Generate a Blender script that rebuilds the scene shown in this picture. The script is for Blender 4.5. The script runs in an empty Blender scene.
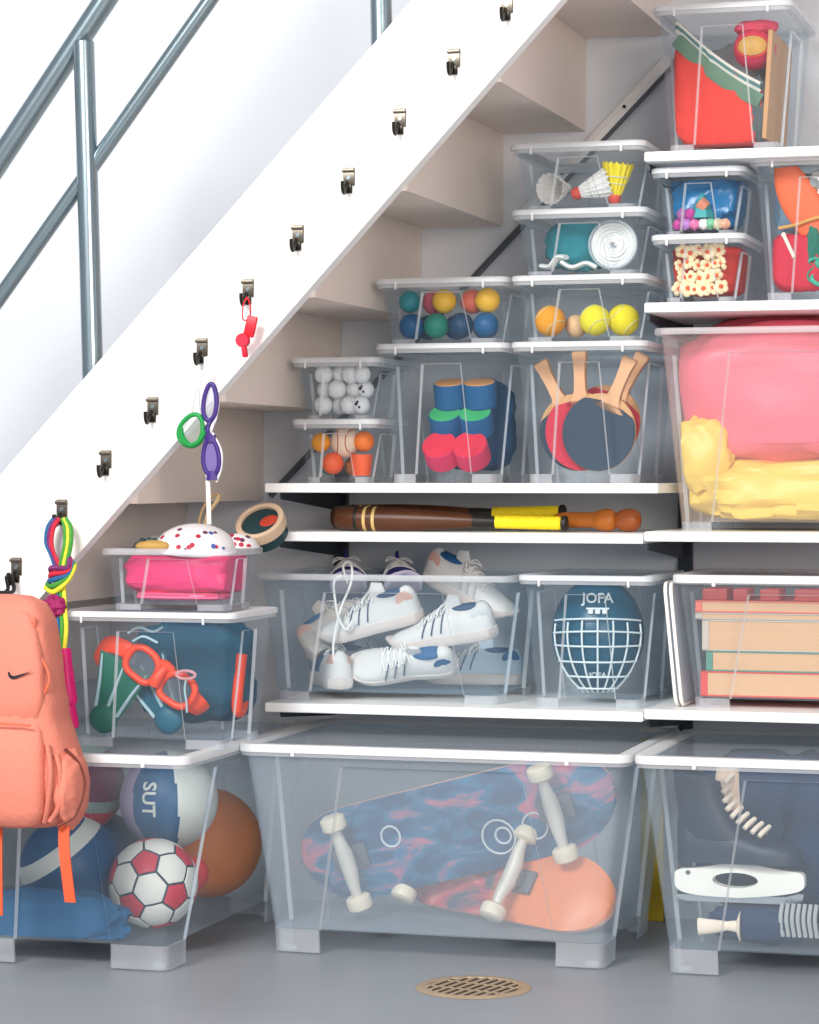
import bpy, bmesh, math, random
from mathutils import Vector, Matrix, Euler, noise
random.seed(7)
C = bpy.context.scene.collection
PI = math.pi
R = math.radians

# ---------------------------------------------------------------- materials
def lin(c):
    def f(v):
        v /= 255.0
        return v/12.92 if v <= .04045 else ((v+.055)/1.055)**2.4
    return (f(c[0]), f(c[1]), f(c[2]), 1)

_mats = {}
def mat(name, rgb, rough=.5, metal=0, var=.10, scale=18, bump=0, bscale=60, spec=.4, rgb2=None, sheen=0):
    if name in _mats: return _mats[name]
    m = bpy.data.materials.new(name); m.use_nodes = True
    nt = m.node_tree; b = nt.nodes['Principled BSDF']
    b.inputs['Roughness'].default_value = rough
    b.inputs['Metallic'].default_value = metal
    b.inputs['Specular IOR Level'].default_value = spec
    tc = nt.nodes.new('ShaderNodeTexCoord')
    nz = nt.nodes.new('ShaderNodeTexNoise'); nz.inputs['Scale'].default_value = scale; nz.inputs['Detail'].default_value = 3
    nt.links.new(tc.outputs['Object'], nz.inputs['Vector'])
    mx = nt.nodes.new('ShaderNodeMix'); mx.data_type = 'RGBA'
    c = lin(rgb)
    c2 = lin(rgb2) if rgb2 else (c[0]*(1-var), c[1]*(1-var), c[2]*(1-var), 1)
    mx.inputs[6].default_value = c; mx.inputs[7].default_value = c2
    nt.links.new(nz.outputs['Fac'], mx.inputs[0]); nt.links.new(mx.outputs[2], b.inputs['Base Color'])
    if bump:
        n2 = nt.nodes.new('ShaderNodeTexNoise'); n2.inputs['Scale'].default_value = bscale; n2.inputs['Detail'].default_value = 4
        nt.links.new(tc.outputs['Object'], n2.inputs['Vector'])
        bp = nt.nodes.new('ShaderNodeBump'); bp.inputs['Strength'].default_value = bump; bp.inputs['Distance'].default_value = .01
        nt.links.new(n2.outputs['Fac'], bp.inputs['Height']); nt.links.new(bp.outputs['Normal'], b.inputs['Normal'])
    _mats[name] = m
    return m

def clear_plastic(name, alpha, rgb=(235, 240, 245), tint=(250, 252, 253), rough=.35):
    """milky see-through polypropylene: part of the light goes straight through, part is scattered."""
    if name in _mats: return _mats[name]
    m = bpy.data.materials.new(name); m.use_nodes = True
    nt = m.node_tree; b = nt.nodes['Principled BSDF']; out = nt.nodes['Material Output']
    b.inputs['Base Color'].default_value = lin(rgb); b.inputs['Roughness'].default_value = rough
    b.inputs['Specular IOR Level'].default_value = .5
    tl = nt.nodes.new('ShaderNodeBsdfTranslucent'); tl.inputs['Color'].default_value = lin(rgb)
    s1 = nt.nodes.new('ShaderNodeMixShader'); s1.inputs[0].default_value = .35
    nt.links.new(b.outputs[0], s1.inputs[1]); nt.links.new(tl.outputs[0], s1.inputs[2])
    tr = nt.nodes.new('ShaderNodeBsdfTransparent'); tr.inputs['Color'].default_value = lin(tint)
    lw = nt.nodes.new('ShaderNodeLayerWeight'); lw.inputs['Blend'].default_value = .25
    tc = nt.nodes.new('ShaderNodeTexCoord'); nz = nt.nodes.new('ShaderNodeTexNoise'); nz.inputs['Scale'].default_value = 6
    nt.links.new(tc.outputs['Object'], nz.inputs['Vector'])
    a = nt.nodes.new('ShaderNodeMath'); a.operation = 'MULTIPLY_ADD'
    a.inputs[1].default_value = .30; a.inputs[2].default_value = alpha*.92
    nt.links.new(lw.outputs['Facing'], a.inputs[0])
    a2 = nt.nodes.new('ShaderNodeMath'); a2.operation = 'MULTIPLY_ADD'; a2.use_clamp = True
    a2.inputs[1].default_value = alpha*.16
    nt.links.new(nz.outputs['Fac'], a2.inputs[0]); nt.links.new(a.outputs[0], a2.inputs[2])
    # facing term only bites near grazing
    p = nt.nodes.new('ShaderNodeMath'); p.operation = 'POWER'; p.inputs[1].default_value = 3
    nt.links.new(lw.outputs['Facing'], p.inputs[0]); nt.links.new(p.outputs[0], a.inputs[0])
    s2 = nt.nodes.new('ShaderNodeMixShader')
    nt.links.new(a2.outputs[0], s2.inputs[0]); nt.links.new(tr.outputs[0], s2.inputs[1]); nt.links.new(s1.outputs[0], s2.inputs[2])
    nt.links.new(s2.outputs[0], out.inputs['Surface'])
    _mats[name] = m
    return m

# ---------------------------------------------------------------- objects
def tag(o, label=None, cat=None, group=None, kind=None):
    if label: o['label'] = label
    if cat: o['category'] = cat
    if group: o['group'] = group
    if kind: o['kind'] = kind
    return o

def thing(name, label, cat, loc=(0, 0, 0), rot=(0, 0, 0), group=None):
    o = bpy.data.objects.new(name, None); C.objects.link(o)
    o.empty_display_size = .05
    o.location = loc; o.rotation_euler = rot
    return tag(o, label, cat, group)

def dup(root, loc, rot=None, label=None, group=None, scale=None):
    r = root.copy(); C.objects.link(r); r.location = loc
    if rot is not None: r.rotation_euler = rot
    if scale is not None: r.scale = (scale,)*3
    if label: r['label'] = label
    if group: r['group'] = group
    for ch in list(root.children):
        c = ch.copy(); C.objects.link(c); c.parent = r
        for g in ch.children:
            d = g.copy(); C.objects.link(d); d.parent = c
    return r

class MB:
    def __init__(s): s.bm = bmesh.new(); s.mi = 0
    def face(s, vs, mi=None):
        try: f = s.bm.faces.new(vs)
        except ValueError: return None
        f.material_index = s.mi if mi is None else mi
        return f
    def loft(s, rings, closed=True, cap0=True, cap1=True, loop=False, mi=None, mif=None):
        vr = [[s.bm.verts.new(p) for p in r] for r in rings]
        n = len(vr[0]); k = n if closed else n-1
        pairs = list(zip(vr, vr[1:]))
        if loop: pairs.append((vr[-1], vr[0]))
        for j, (a, b) in enumerate(pairs):
            for i in range(k):
                s.face((a[i], a[(i+1) % n], b[(i+1) % n], b[i]), mif(j, i) if mif else mi)
        if not loop:
            if cap0: s.face(list(reversed(vr[0])), mi)
            if cap1: s.face(vr[-1], mi)
        return vr
    def box(s, c, d, bev=0, M=None, mi=None):
        x, y, z = d[0]/2, d[1]/2, d[2]/2
        b = min(bev, x*.99, y*.99, z*.99)
        c = Vector(c)
        T = (lambda p: c + (M @ Vector(p) if M else Vector(p)))
        if b <= 0:
            s.loft([[T((-x, -y, q)), T((x, -y, q)), T((x, y, q)), T((-x, y, q))] for q in (-z, z)], mi=mi)
        else:
            def ring(q, o):
                X, Y = x-o, y-o; k = b*.6
                return [T(p) for p in ((-X+k, -Y, q), (X-k, -Y, q), (X, -Y+k, q), (X, Y-k, q), (X-k, Y, q), (-X+k, Y, q), (-X, Y-k, q), (-X, -Y+k, q))]
            s.loft([ring(-z, b), ring(-z+b*.3, b*.3), ring(-z+b, 0), ring(z-b, 0), ring(z-b*.3, b*.3), ring(z, b)], mi=mi)
        return s
    def tube(s, pts, r, seg=10, closed=False, flat=None, mi=None, cap=True):
        P = [Vector(p) for p in pts]; n = len(P)
        rr = r if isinstance(r, (list, tuple)) else [r]*n
        up = None; rings = []
        for i in range(n):
            a = P[i-1] if (i > 0 or closed) else P[0]
            b = P[(i+1) % n] if (i < n-1 or closed) else P[n-1]
            t = (b-a)
            t = t.normalized() if t.length > 1e-9 else Vector((0, 0, 1))
            if up is None:
                up = Vector((0, 0, 1)) if abs(t.z) < .9 else Vector((0, 1, 0))
            u = (up - t*up.dot(t))
            u = u.normalized() if u.length > 1e-6 else t.orthogonal().normalized()
            up = u; v = t.cross(u)
            fu, fv = (1, 1) if not flat else flat
            rings.append([P[i] + u*(math.cos(2*PI*k/seg)*rr[i]*fu) + v*(math.sin(2*PI*k/seg)*rr[i]*fv) for k in range(seg)])
        s.loft(rings, cap0=cap, cap1=cap, loop=closed, mi=mi)
        return s
    def cyl(s, p0, p1, r0, r1=None, seg=20, mi=None):
        return s.tube([p0, p1], [r0, r0 if r1 is None else r1], seg, mi=mi)
    def lathe(s, prof, seg=28, M=None, mi=None, mif=None):
        M = M or Matrix.Identity(4)
        rings = [[M @ Vector((max(r, 1e-4)*math.cos(2*PI*k/seg), max(r, 1e-4)*math.sin(2*PI*k/seg), z)) for k in range(seg)] for r, z in prof]
        s.loft(rings, mi=mi, mif=mif)
        return s
    def ball(s, c, r, seg=28, rings=16, fn=None, M=None, mi=None, mif=None, e=1.0):
        c = Vector(c); r = (r, r, r) if not hasattr(r, '__len__') else r
        pw = lambda v: math.copysign(abs(v)**e, v)
        L = []
        for j in range(rings+1):
            ph = -PI/2 + PI*j/rings
            q = []
            for k in range(seg):
                th = 2*PI*k/seg
                d = Vector((pw(math.cos(th))*pw(max(math.cos(ph), 1e-4)), pw(math.sin(th))*pw(max(math.cos(ph), 1e-4)), pw(math.sin(ph))))
                p = Vector((d.x*r[0], d.y*r[1], d.z*r[2]))
                if fn: p = p*fn(d) if not isinstance(fn(d), Vector) else fn(d)
                if M: p = M @ p
                q.append(c+p)
            L.append(q)
        s.loft(L, mi=mi, mif=mif)
        return s
    def prism(s, poly, depth, M=None, mi=None, bev=0):
        """poly in local xz, extruded along y by depth (centred)."""
        M = M or Matrix.Identity(4)
        h = depth/2
        if bev:
            cx = sum(p[0] for p in poly)/len(poly); cz = sum(p[1] for p in poly)/len(poly)
            mx = max(max(abs(p[0]-cx), abs(p[1]-cz)) for p in poly); k = 1-bev/mx
            ins = [(cx+(p[0]-cx)*k, cz+(p[1]-cz)*k) for p in poly]
            rows = [(ins, -h), (poly, -h+bev), (poly, h-bev), (ins, h)]
        else: rows = [(poly, -h), (poly, h)]
        s.loft([[M @ Vector((x, y, z)) for x, z in pl] for pl, y in rows], mi=mi)
        return s
    def build(s, name, m, parent=None, smooth=True, auto=40):
        bmesh.ops.recalc_face_normals(s.bm, faces=s.bm.faces)
        me = bpy.data.meshes.new(name)
        if smooth:
            lim = R(auto)
            for e in s.bm.edges:
                if len(e.link_faces) == 2 and e.calc_face_angle(0) > lim: e.smooth = False
            for f in s.bm.faces: f.smooth = True
        s.bm.to_mesh(me); s.bm.free()
        for q in (m if isinstance(m, (list, tuple)) else [m]): me.materials.append(q)
        o = bpy.data.objects.new(name, me); C.objects.link(o)
        if parent: o.parent = parent
        return o

def lumpy(amp, freq, seed, flat=0):
    off = Vector((seed*3.17, seed*1.3, seed*7.7))
    def f(d):
        q = d*freq + off
        return 1 + amp*noise.noise(q) + amp*.6*noise.noise(q*2.3+off) + amp*.3*abs(noise.noise(q*4.7))
    return f

def curve_pts(ctrl, n=8, closed=False):
    P = [Vector(p) for p in ctrl]; out = []; m = len(P)
    rng = range(m if closed else m-1)
    for i in rng:
        p0 = P[i-1] if (i > 0 or closed) else P[0]*2-P[1]
        p1 = P[i]; p2 = P[(i+1) % m]
        p3 = P[(i+2) % m] if (i+2 < m or closed) else P[m-1]*2-P[m-2]
        for k in range(n):
            t = k/n
            out.append(.5*((2*p1)+(p2-p0)*t+(2*p0-5*p1+4*p2-p3)*t*t+(3*p1-p0-3*p2+p3)*t**3))
    if not closed: out.append(P[-1])
    return out

def text_pts(txt, size, depth):
    cu = bpy.data.curves.new('lettering', 'FONT'); cu.body = txt; cu.size = size; cu.extrude = depth/2
    cu.align_x = 'CENTER'; cu.align_y = 'CENTER'; cu.offset = size*.02; cu.resolution_u = 3
    o = bpy.data.objects.new('lettering', cu); C.objects.link(o)
    dg = bpy.context.evaluated_depsgraph_get(); dg.update()
    me = bpy.data.meshes.new_from_object(o.evaluated_get(dg))
    bpy.data.objects.remove(o); bpy.data.curves.remove(cu)
    return me

def lettering(name, txt, size, depth, m, parent, fn):
    me = text_pts(txt, size, depth); me.name = name
    for v in me.vertices: v.co = fn(v.co)
    me.materials.clear(); me.materials.append(m)
    o = bpy.data.objects.new(name, me); C.objects.link(o); o.parent = parent
    return o

# ---------------------------------------------------------------- palette
WHITE_PAINT = mat('white_paint', (250, 249, 246), .45, var=.03)
STAIR_BOARD = mat('stair_board', (240, 226, 216), .5, var=.05)  # warm cream puts the bounce light under the stairs into the colour
SHELF_WHITE = mat('white_laminate', (250, 250, 248), .35, var=.02)
STEEL = mat('brushed_steel', (156, 172, 178), .26, .9, var=.15)
HOOKMETAL = mat('hook_metal', (120, 112, 100), .35, .9, var=.2)
HOOKDARK = mat('hook_dark_metal', (60, 56, 50), .4, .8, var=.2)
BRACKET = mat('dark_grey_metal', (52, 60, 68), .45, .4)
BRASS = mat('worn_brass', (196, 172, 142), .45, .35, var=.25)
HOLLOW_SHADE = mat('painted_hollow_shade', (26, 20, 18), .8)
RIM = clear_plastic('milky_rim', .34, rgb=(245, 246, 247))
LIP = clear_plastic('white_lip', .80, rgb=(250, 250, 250))
RIB = clear_plastic('milky_rib', .60, rgb=(240, 246, 250))
FOOTM = clear_plastic('milky_foot', .27, rgb=(236, 240, 245))
LIDC = clear_plastic('clear_lid', .07)
LIP2 = clear_plastic('pale_lip', .68, rgb=(244, 246, 247))
CASTER = mat('white_plastic', (240, 240, 238), .4)

# ---------------------------------------------------------------- the room
def slab(name, lo, hi, m):
    b = MB(); lo = Vector(lo); hi = Vector(hi)
    b.box((lo+hi)/2, hi-lo)
    o = b.build(name, m, smooth=False); o['kind'] = 'structure'
    return o
WALLM = mat('wall_paint', (212, 216, 222), .7, var=.03, scale=2, bump=.05, bscale=40)
FLOORM = mat('grey_concrete_floor', (158, 162, 167), .42, var=.28, scale=2.2, bump=.04, bscale=25, rgb2=(134, 138, 144))
WALL_Y = 5.62
slab('floor', (-4.5, -1.0, -.1), (2.5, 5.82, 0), FLOORM)
slab('wall_back', (-4.5, WALL_Y, 0), (2.5, WALL_Y+.2, 4.2), WALLM)

# ---------------------------------------------------------------- staircase
SF, SB = 4.83, 4.868            # front and back face of the string board
stair = thing('staircase', 'white staircase climbing the wall above the storage boxes', 'staircase', (-2.6, SF, 0))
def zl(x): return 1.813 + 1.0657*(x+1.191)
def zu(x): return 1.605 + 1.0560*(x+1.6964)
b = MB()
xs0, xs1 = -2.885, -.2
poly = [(xs0-.0, 0), (xs1, zl(xs1)), (xs1, zu(xs1)), (-3.21, zu(-3.21)), (-3.21, 0)]
b.prism([(x+2.6, z) for x, z in poly], SB-SF, Matrix.Translation((0, (SB-SF)/2, 0)))
b.build('string_board', WHITE_PAINT, stair, smooth=False)
RUN, RISE = .189, .2044
for k in range(-7, 6):
    x = -1.4467 + RUN*k; z = 1.5250 + RISE*k
    t = MB(); t.box((x-.016-(RUN+.012)/2+2.6, (SB+WALL_Y-.002)/2-SF, z+.014), (RUN+.012, WALL_Y-.002-SB, .028), .002)
    t.build('tread', STAIR_BOARD, stair, smooth=False)
    r = MB(); r.box((x-.0078+2.6, (SB+WALL_Y-.002)/2-SF, z+RISE/2), (.0156, WALL_Y-.002-SB, RISE-.0004))
    r.build('riser', STAIR_BOARD, stair, smooth=False)

rail = thing('stair_railing', 'grey steel tube railing rising above the white staircase', 'railing', (-2.12, 4.89, .965))
o0 = Vector((-2.12, 4.89, .965))
def post(x0, z0, x1, z1):
    b = MB(); b.tube([Vector((x0, 4.893, z0))-o0, Vector((x1, 4.893, z1-.004))-o0, Vector((x1, 4.893, z1))-o0], [.0215, .0215, .018], 20)
    b.build('post', STEEL, rail)
post(-2.116, .968, -2.142, 1.856)
post(-1.502, 1.60, -1.52, 2.5)
b = MB(); s = (1.937-1.640)/(2.332-2.112)
b.tube([Vector((-2.9, 4.925, 1.640-.568*s))-o0, Vector((-1.2, 4.925, 1.937+.912*s))-o0], .0235, 20); b.build('handrail', STEEL, rail)
b = MB(); s = (1.925-1.337)/(2.332-1.870)
b.tube([Vector((-2.9, 4.90, 1.337-.568*s))-o0, Vector((-1.3, 4.90, 1.925+.570*s))-o0], .0155, 16); b.build('middle_rail', STEEL, rail)

# diagonal bar along the wall under the stairs
br = thing('brace_bar', 'thin grey bar running diagonally up the wall under the stairs', 'bar', (-1.952, 5.605, .963))
b = MB(); b.tube([(-.04, 0, -.041), (.90, 0, .912)], .0075, 4, flat=(1, .6)); b.build('bar', mat('grey_bar', (96, 100, 108), .5, .3), br)
b = MB(); b.tube([(.545, -.002, .570), (.885, -.002, .915)], .014, 4, flat=(1, .4)); b.build('cover_strip', mat('pale_strip', (236, 234, 232), .5), br)
for q in (.66, .80):
    b = MB(); b.cyl((q-.015, -.006, q*1.013+.004), (q-.015, -.010, q*1.013+.004), .004, seg=12); b.build('screw', HOOKDARK, br)

# ---------------------------------------------------------------- shelving
def upright(x, label, zs, z0=.05, z1=1.72, bz=()):
    u = thing('shelf_upright', label, 'shelf upright', (x, WALL_Y-.012, z0), group='uprights of the wall shelving')
    b = MB(); b.box((0, 0, (z1-z0)/2), (.03, .022, z1-z0), .003); b.build('rail', BRACKET, u, smooth=False)
    for z in zs:
        b = MB()
        b.prism([(-.0, 0), (-.40, 0), (-.40, -.014), (-.06, -.040), (0, -.040)], .005,
                Matrix.Translation((.0, -.012, z-z0)) @ Matrix.Rotation(PI/2, 4, 'Z') @ Matrix.Scale(1, 4))
        b.build('bracket', BRACKET, u, smooth=False)
TH = .020
LZ = [('lowest', .492), ('middle', .851), ('top', .953)]
for nm, z in LZ:
    x1 = -1.037 if nm != 'top' else -1.006
    b = MB(); b.box(((-1.845+x1)/2, (5.155+WALL_Y-.03)/2, z-TH/2), (x1+1.845, WALL_Y-.03-5.155, TH), .003)
    tag(b.build('wall_shelf', SHELF_WHITE, smooth=False), {'lowest': 'white shelf board under the open box of sneakers', 'middle': 'white shelf board carrying the wooden bats',
        'top': 'white shelf board carrying golf balls and paddle boxes'}[nm], 'shelf', 'white shelf boards')
for nm, z in [('a', .498), ('b', .856), ('c', 1.317), ('d', 1.621)]:
    b = MB(); b.box(((-1.034-.1)/2, (5.155+WALL_Y-.03)/2, z-TH/2), (.934, WALL_Y-.03-5.155, TH), .003)
    tag(b.build('wall_shelf', SHELF_WHITE, smooth=False), {'a': 'white shelf board under the box of books', 'b': 'white shelf board under the large pink and yellow box',
        'c': 'white shelf board under the red and blue small boxes', 'd': 'topmost white shelf board under the red bag box'}[nm], 'shelf', 'white shelf boards')
upright(-1.822, 'dark shelf upright and brackets at the stair end', [.492-TH, .851-TH, .953-TH], z0=.46, z1=.99)
upright(-1.033, 'dark shelf upright and brackets behind the helmet box', [.492-TH-.0, .851-TH-.0, 1.317-TH, 1.621-TH], z0=.05, z1=1.66)

# ---------------------------------------------------------------- storage boxes
def outline(hx, hy, rc, r, px, py, z, n=6, e=.004):
    px = min(px, hx-rc-.001); py = min(py, hy-rc-.001)
    P = []
    def arc(cx, cy, a0):
        for k in range(n):
            a = a0 + (PI/2)*k/(n-1); P.append(Vector((cx+rc*math.cos(a), cy+rc*math.sin(a), z)))
    P += [Vector((-px, -hy, z)), Vector((-px+e, -hy+r, z)), Vector((px-e, -hy+r, z)), Vector((px, -hy, z))]; arc(hx-rc, -hy+rc, -PI/2)
    P += [Vector((hx, -py, z)), Vector((hx-r, -py+e, z)), Vector((hx-r, py-e, z)), Vector((hx, py, z))]; arc(hx-rc, hy-rc, 0)
    P += [Vector((px, hy, z)), Vector((px-e, hy-r, z)), Vector((-px+e, hy-r, z)), Vector((-px, hy, z))]; arc(-hx+rc, hy-rc, PI/2)
    P += [Vector((-hx, py, z)), Vector((-hx+r, py-e, z)), Vector((-hx+r, -py+e, z)), Vector((-hx, -py, z))]; arc(-hx+rc, -hy+rc, PI)
    return P

class Box: pass
def storage_box(label, xc, yf, z0, w, d, h, inset, fp, sp, alpha, lid=True, zf=.018, ptop=.14, caster=False, group='clear plastic storage boxes', rgb=(222, 234, 244), lidm=None):
    B = Box(); B.xc, B.yf, B.z0, B.w, B.d, B.h, B.inset, B.zf = xc, yf, z0, w, d, h, inset, zf
    root = thing('storage_box', label, 'storage box', (xc, yf+d/2, z0), group=group); B.root = root
    M = clear_plastic('clear_plastic_%d_%d_%d_%d' % (round(alpha*100), *rgb), alpha, rgb)
    t = .0025; rec = .006 if w < .4 else .008
    H = h-.006 if lid else h
    bx, by = w/2-.0125, d/2-.0125
    rc = .015 if w < .4 else .02
    zp = zf+(H-zf)*(1-ptop)
    B.H, B.bx, B.by, B.t, B.rec = H, bx, by, t, rec
    cl = .004 if caster else 0
    def row(z, r, o):
        f = (z-zf)/(H-zf); k = inset*(1-f)
        g = min(1, (z-zf)/(zp-zf))
        px = bx*(fp[1]+(fp[0]-fp[1])*g); py = by*(sp[1]+(sp[0]-sp[1])*g)
        return outline(bx-k-o, by-k-o, rc-o*.5, r, px, py, z)
    outer = [row(zf, rec, 0), row(zp, rec, 0), row(zp+.002, 0, 0), row(H-.001, 0, 0)]
    inner = [row(H-.001, 0, t), row(zp+.002, 0, t), row(zp, rec, t), row(zf+t, rec, t)]
    b = MB()
    def mif(j, i):
        c = i % 10
        if j == 0 and c in (0, 2): return 1
        if j == 1 and c in (0, 1, 2): return 1
        if j == 3: return 1
        return 0
    b.loft(outer+inner, mif=mif, mi=0)
    b.build('tub', [M, RIB], root, auto=35)
    # rim
    b = MB()
    fo = .0095 if lid else .0125
    rh = .011 if w < .6 and not caster else .016
    prof = [(.0002, H-rh-.002), (fo-.001, H-rh-.002), (fo, H-rh), (fo, H-.003), (fo-.002, H), (-t-.0005, H), (-t-.0005, H-.004), (.0002, H-.004)]
    b.loft([outline(bx+o, by+o, rc+max(o, 0), 0, bx*.4, by*.4, z) for o, z in prof], loop=True)
    b.build('rim', RIM, root, auto=50)
    if lid:
        b = MB()
        lp = .005 if w < .5 else .010
        prof = [(.0108, H-lp), (.0125, H-lp), (.0125, h-.003), (.0105, h), (-.010, h), (-.015, h-.005), (-.03, h-.005)]
        under = [(-.03, h-.0075), (-.0165, h-.0075), (-.0115, h-.003), (.0095, h-.003), (.0108, h-.0045)]
        rings = [outline(bx+o, by+o, rc+max(o, -.01), 0, bx*.4, by*.4, z) for o, z in prof+under]
        vr = [[b.bm.verts.new(p) for p in r] for r in rings]
        n = len(rings[0])
        for j in range(len(vr)):
            if j == 6: continue
            a, c = vr[j], vr[(j+1) % len(vr)]
            for i in range(n): b.face((a[i], a[(i+1) % n], c[(i+1) % n], c[i]), 0 if j in (0, 1, 2, 3, 4, 8, 9, 10, 11) else 1)
        b.face(vr[6], 1); b.face(list(reversed(vr[7])), 1)
        b.build('lid', [LIP if w > .35 else LIP2, lidm or LIDC], root, auto=50)
        # two clip tabs at the front
        for q in (-.72, .72):
            b = MB(); b.box((bx*q, -by-.0138, H-.008), (.005 if w < .4 else .008, .0024, .018), .001); b.build('clip', LIP, root)
    # four feet
    o0_, o1_ = row(zf, 0, 0), row(zf, 0, .006)
    for c in range(4):
        ids = [(c*10+k) % 40 for k in (3, 4, 5, 6, 7, 8, 9, 10)]
        A = [o0_[i] for i in ids]; I = [o1_[i] for i in ids]
        ring = A + list(reversed(I))
        sh = lambda p, z: Vector((p.x*.994, p.y*.994, z))
        b = MB(); b.loft([[sh(p, cl) for p in ring], [Vector((p.x, p.y, zf+.0005)) for p in ring]])
        ft = b.build('foot', FOOTM, root, smooth=False)
        if caster:
            cx = sum(p.x for p in A)/8*.965; cy = sum(p.y for p in A)/8*.965
            b = MB(); b.ball((cx, cy, .008), (.015, .015, .0078), 14, 8); b.build('caster', FOOTM, ft)
    return B

def keep_inside(o, B, m=.002, top=True):
    """soft things give way to the walls of the box they are stuffed into."""
    M = o.matrix_basis; Mi = M.inverted()
    lid = B.z0+B.H-.010
    for v in o.data.vertices:
        p = M @ v.co
        if top and p.z > lid-m: p.z = lid-m
        if p.z < B.z0+B.zf+B.t+m: p.z = B.z0+B.zf+B.t+m
        f = min(1, max(0, (p.z-B.z0-B.zf)/(B.H-B.zf))); k = B.inset*(1-f)+B.t+B.rec+m
        hw = B.bx-k; hd = B.by-k; cy = B.yf+B.d/2
        p.x = min(max(p.x, B.xc-hw), B.xc+hw); p.y = min(max(p.y, cy-hd), cy+hd)
        v.co = Mi @ p
    o.data.update(); return o

def at(B, u, v, dy=0):
    """a point inside box B: u -1..1 across, v 0..1 up, dy metres behind the inner front wall."""
    k = B.inset*(1-v)
    hw = B.bx-k-B.t-B.rec
    return Vector((B.xc+u*hw, B.yf+.0125+k+B.t+B.rec+dy, B.z0+B.zf+B.t+v*(B.H-B.zf-B.t)))

L48, L33 = (.48, .63), (.33, .47)
BX = {}
def S22(k, label, xc, z0, **kw): BX[k] = storage_box(label, xc-.010, 5.185, z0, .287, .385, kw.pop('h', .290), .020, L33, (.42, .52), kw.pop('a', .022), **kw)
def S11(k, label, xc, z0, **kw): BX[k] = storage_box(label, xc-.010, 5.185, z0, .287, .385, .140, .017, L33, (.42, .52), kw.pop('a', .022), ptop=.20, zf=.014, **kw)
def S5(k, label, xc, z0, w=.194, h=.134, **kw): BX[k] = storage_box(label, xc-.010, 5.185, z0, w, .28, h, .016, L33, (.42, .52), kw.pop('a', .025), ptop=.22, zf=.012, **kw)

BX['mid'] = storage_box('largest clear box on the floor holding two skateboards, centre', -1.422, 4.925, 0, .806, .57, .429, .046, L48, (.35, .45), .165, zf=.05, ptop=.10, caster=True)
BX['right'] = storage_box('large clear floor box holding ice skates, beside the skateboard box', -.612, 4.925, 0, .80, .57, .429, .046, L48, (.35, .45), .085, zf=.05, ptop=.10, caster=True)
BX['left'] = storage_box('large clear floor box of footballs, behind the coral backpack', -2.112, 4.655, 0, .573, .80, .429, .05, (.25, .38), (.48, .62), .06, zf=.05, ptop=.10, caster=True)
BX['left2'] = storage_box('clear lidded box holding an orange dive mask, on the football box', -1.968, 4.78, .4265, .385, .285, .272, .022, (.34, .44), (.3, .4), .035)
BX['pink'] = storage_box('small open box stuffed with a pink inflatable, under the stairs', -1.957, 4.87, .6965, .290, .205, .125, .012, L33, (.3, .4), .04, lid=False, ptop=.2, zf=.012)
BX['shoe'] = storage_box('wide open box full of white sneakers on the lower shelf', -1.600, 5.185, .4925, .57, .385, .269, .028, L48, (.35, .45), .07, lid=False, ptop=.16, rgb=(196, 220, 240))
BX['helm'] = storage_box('clear box holding a blue caged helmet, right of the sneakers', -1.166, 5.185, .4925, .284, .385, .272, .020, L33, (.42, .52), .035)
BX['book'] = storage_box('wide clear box holding a stack of books on the lower shelf', -.702, 5.185, .4985, .57, .385, .270, .028, L48, (.35, .45), .06)
S22('drum', 'tall clear box of green and red foam cylinders on the top shelf', -1.462, .9535)
S22('pad', 'tall clear box of table tennis paddles on the top shelf', -1.169, .9535)
S11('b11', 'low clear box of multicoloured balls on the foam cylinder box', -1.462, 1.2395, a=.028)
S5('orange', 'small clear box with orange balls and a baseball on the top shelf', -1.694, .9535)
S5('golf', 'small clear box full of white golf balls, topmost of its stack', -1.694, 1.0832, a=.028)
S11('tennis', 'low clear box of yellow tennis balls on the paddle box', -1.169, 1.2395)
S11('teal', 'low clear box with a white rope coil and teal cloth', -1.169, 1.3750, a=.028)
S11('shut', 'low clear box of shuttlecocks, topmost on the paddle stack', -1.172, 1.5105, a=.028)
BX['bigpink'] = storage_box('large open milky box of pink and yellow inflatables on the right shelf', -.742, 5.185, .8565, .565, .385, .411, .036, L48, (.35, .45), .10, lid=False, ptop=.13, rgb=(250, 232, 226))
S22('red', 'clear box holding a red striped bag on the topmost shelf', -.874, 1.6215, h=.298, a=.028)
S5('pop', 'small clear box of cream paper flowers under the blue one', -.923, 1.3175, w=.194, h=.139)
S5('blue', 'small clear box of blue plastic sheet, on the paper flower box', -.923, 1.4525, w=.194, h=.139)
S22('multi', 'tall clear box of toys with an orange flipper, upper right', -.676, 1.3175)

# ================================================================ what is inside the boxes
def ball_thing(name, label, cat, c, r, m, group=None):
    b = MB(); b.ball((0, 0, 0), r, 28, 18)
    o = b.build(name, m); o.location = c
    return tag(o, label, cat, group)

RED = mat('red_plastic', (216, 48, 48), .45)
ORANGE = mat('orange_plastic', (240, 120, 42), .45)
YELLOW = mat('yellow_plastic', (250, 190, 40), .45)
CORAL = mat('coral_plastic', (238, 112, 84), .45)
TEALP = mat('teal_plastic', (10, 130, 138), .45)
BLUEP = mat('blue_plastic', (0, 88, 138), .45)
NAVYP = mat('navy_plastic', (6, 64, 100), .45)
GREENP = mat('green_plastic', (20, 138, 118), .45)
PINKP = mat('pink_plastic', (232, 100, 120), .45)

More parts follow.
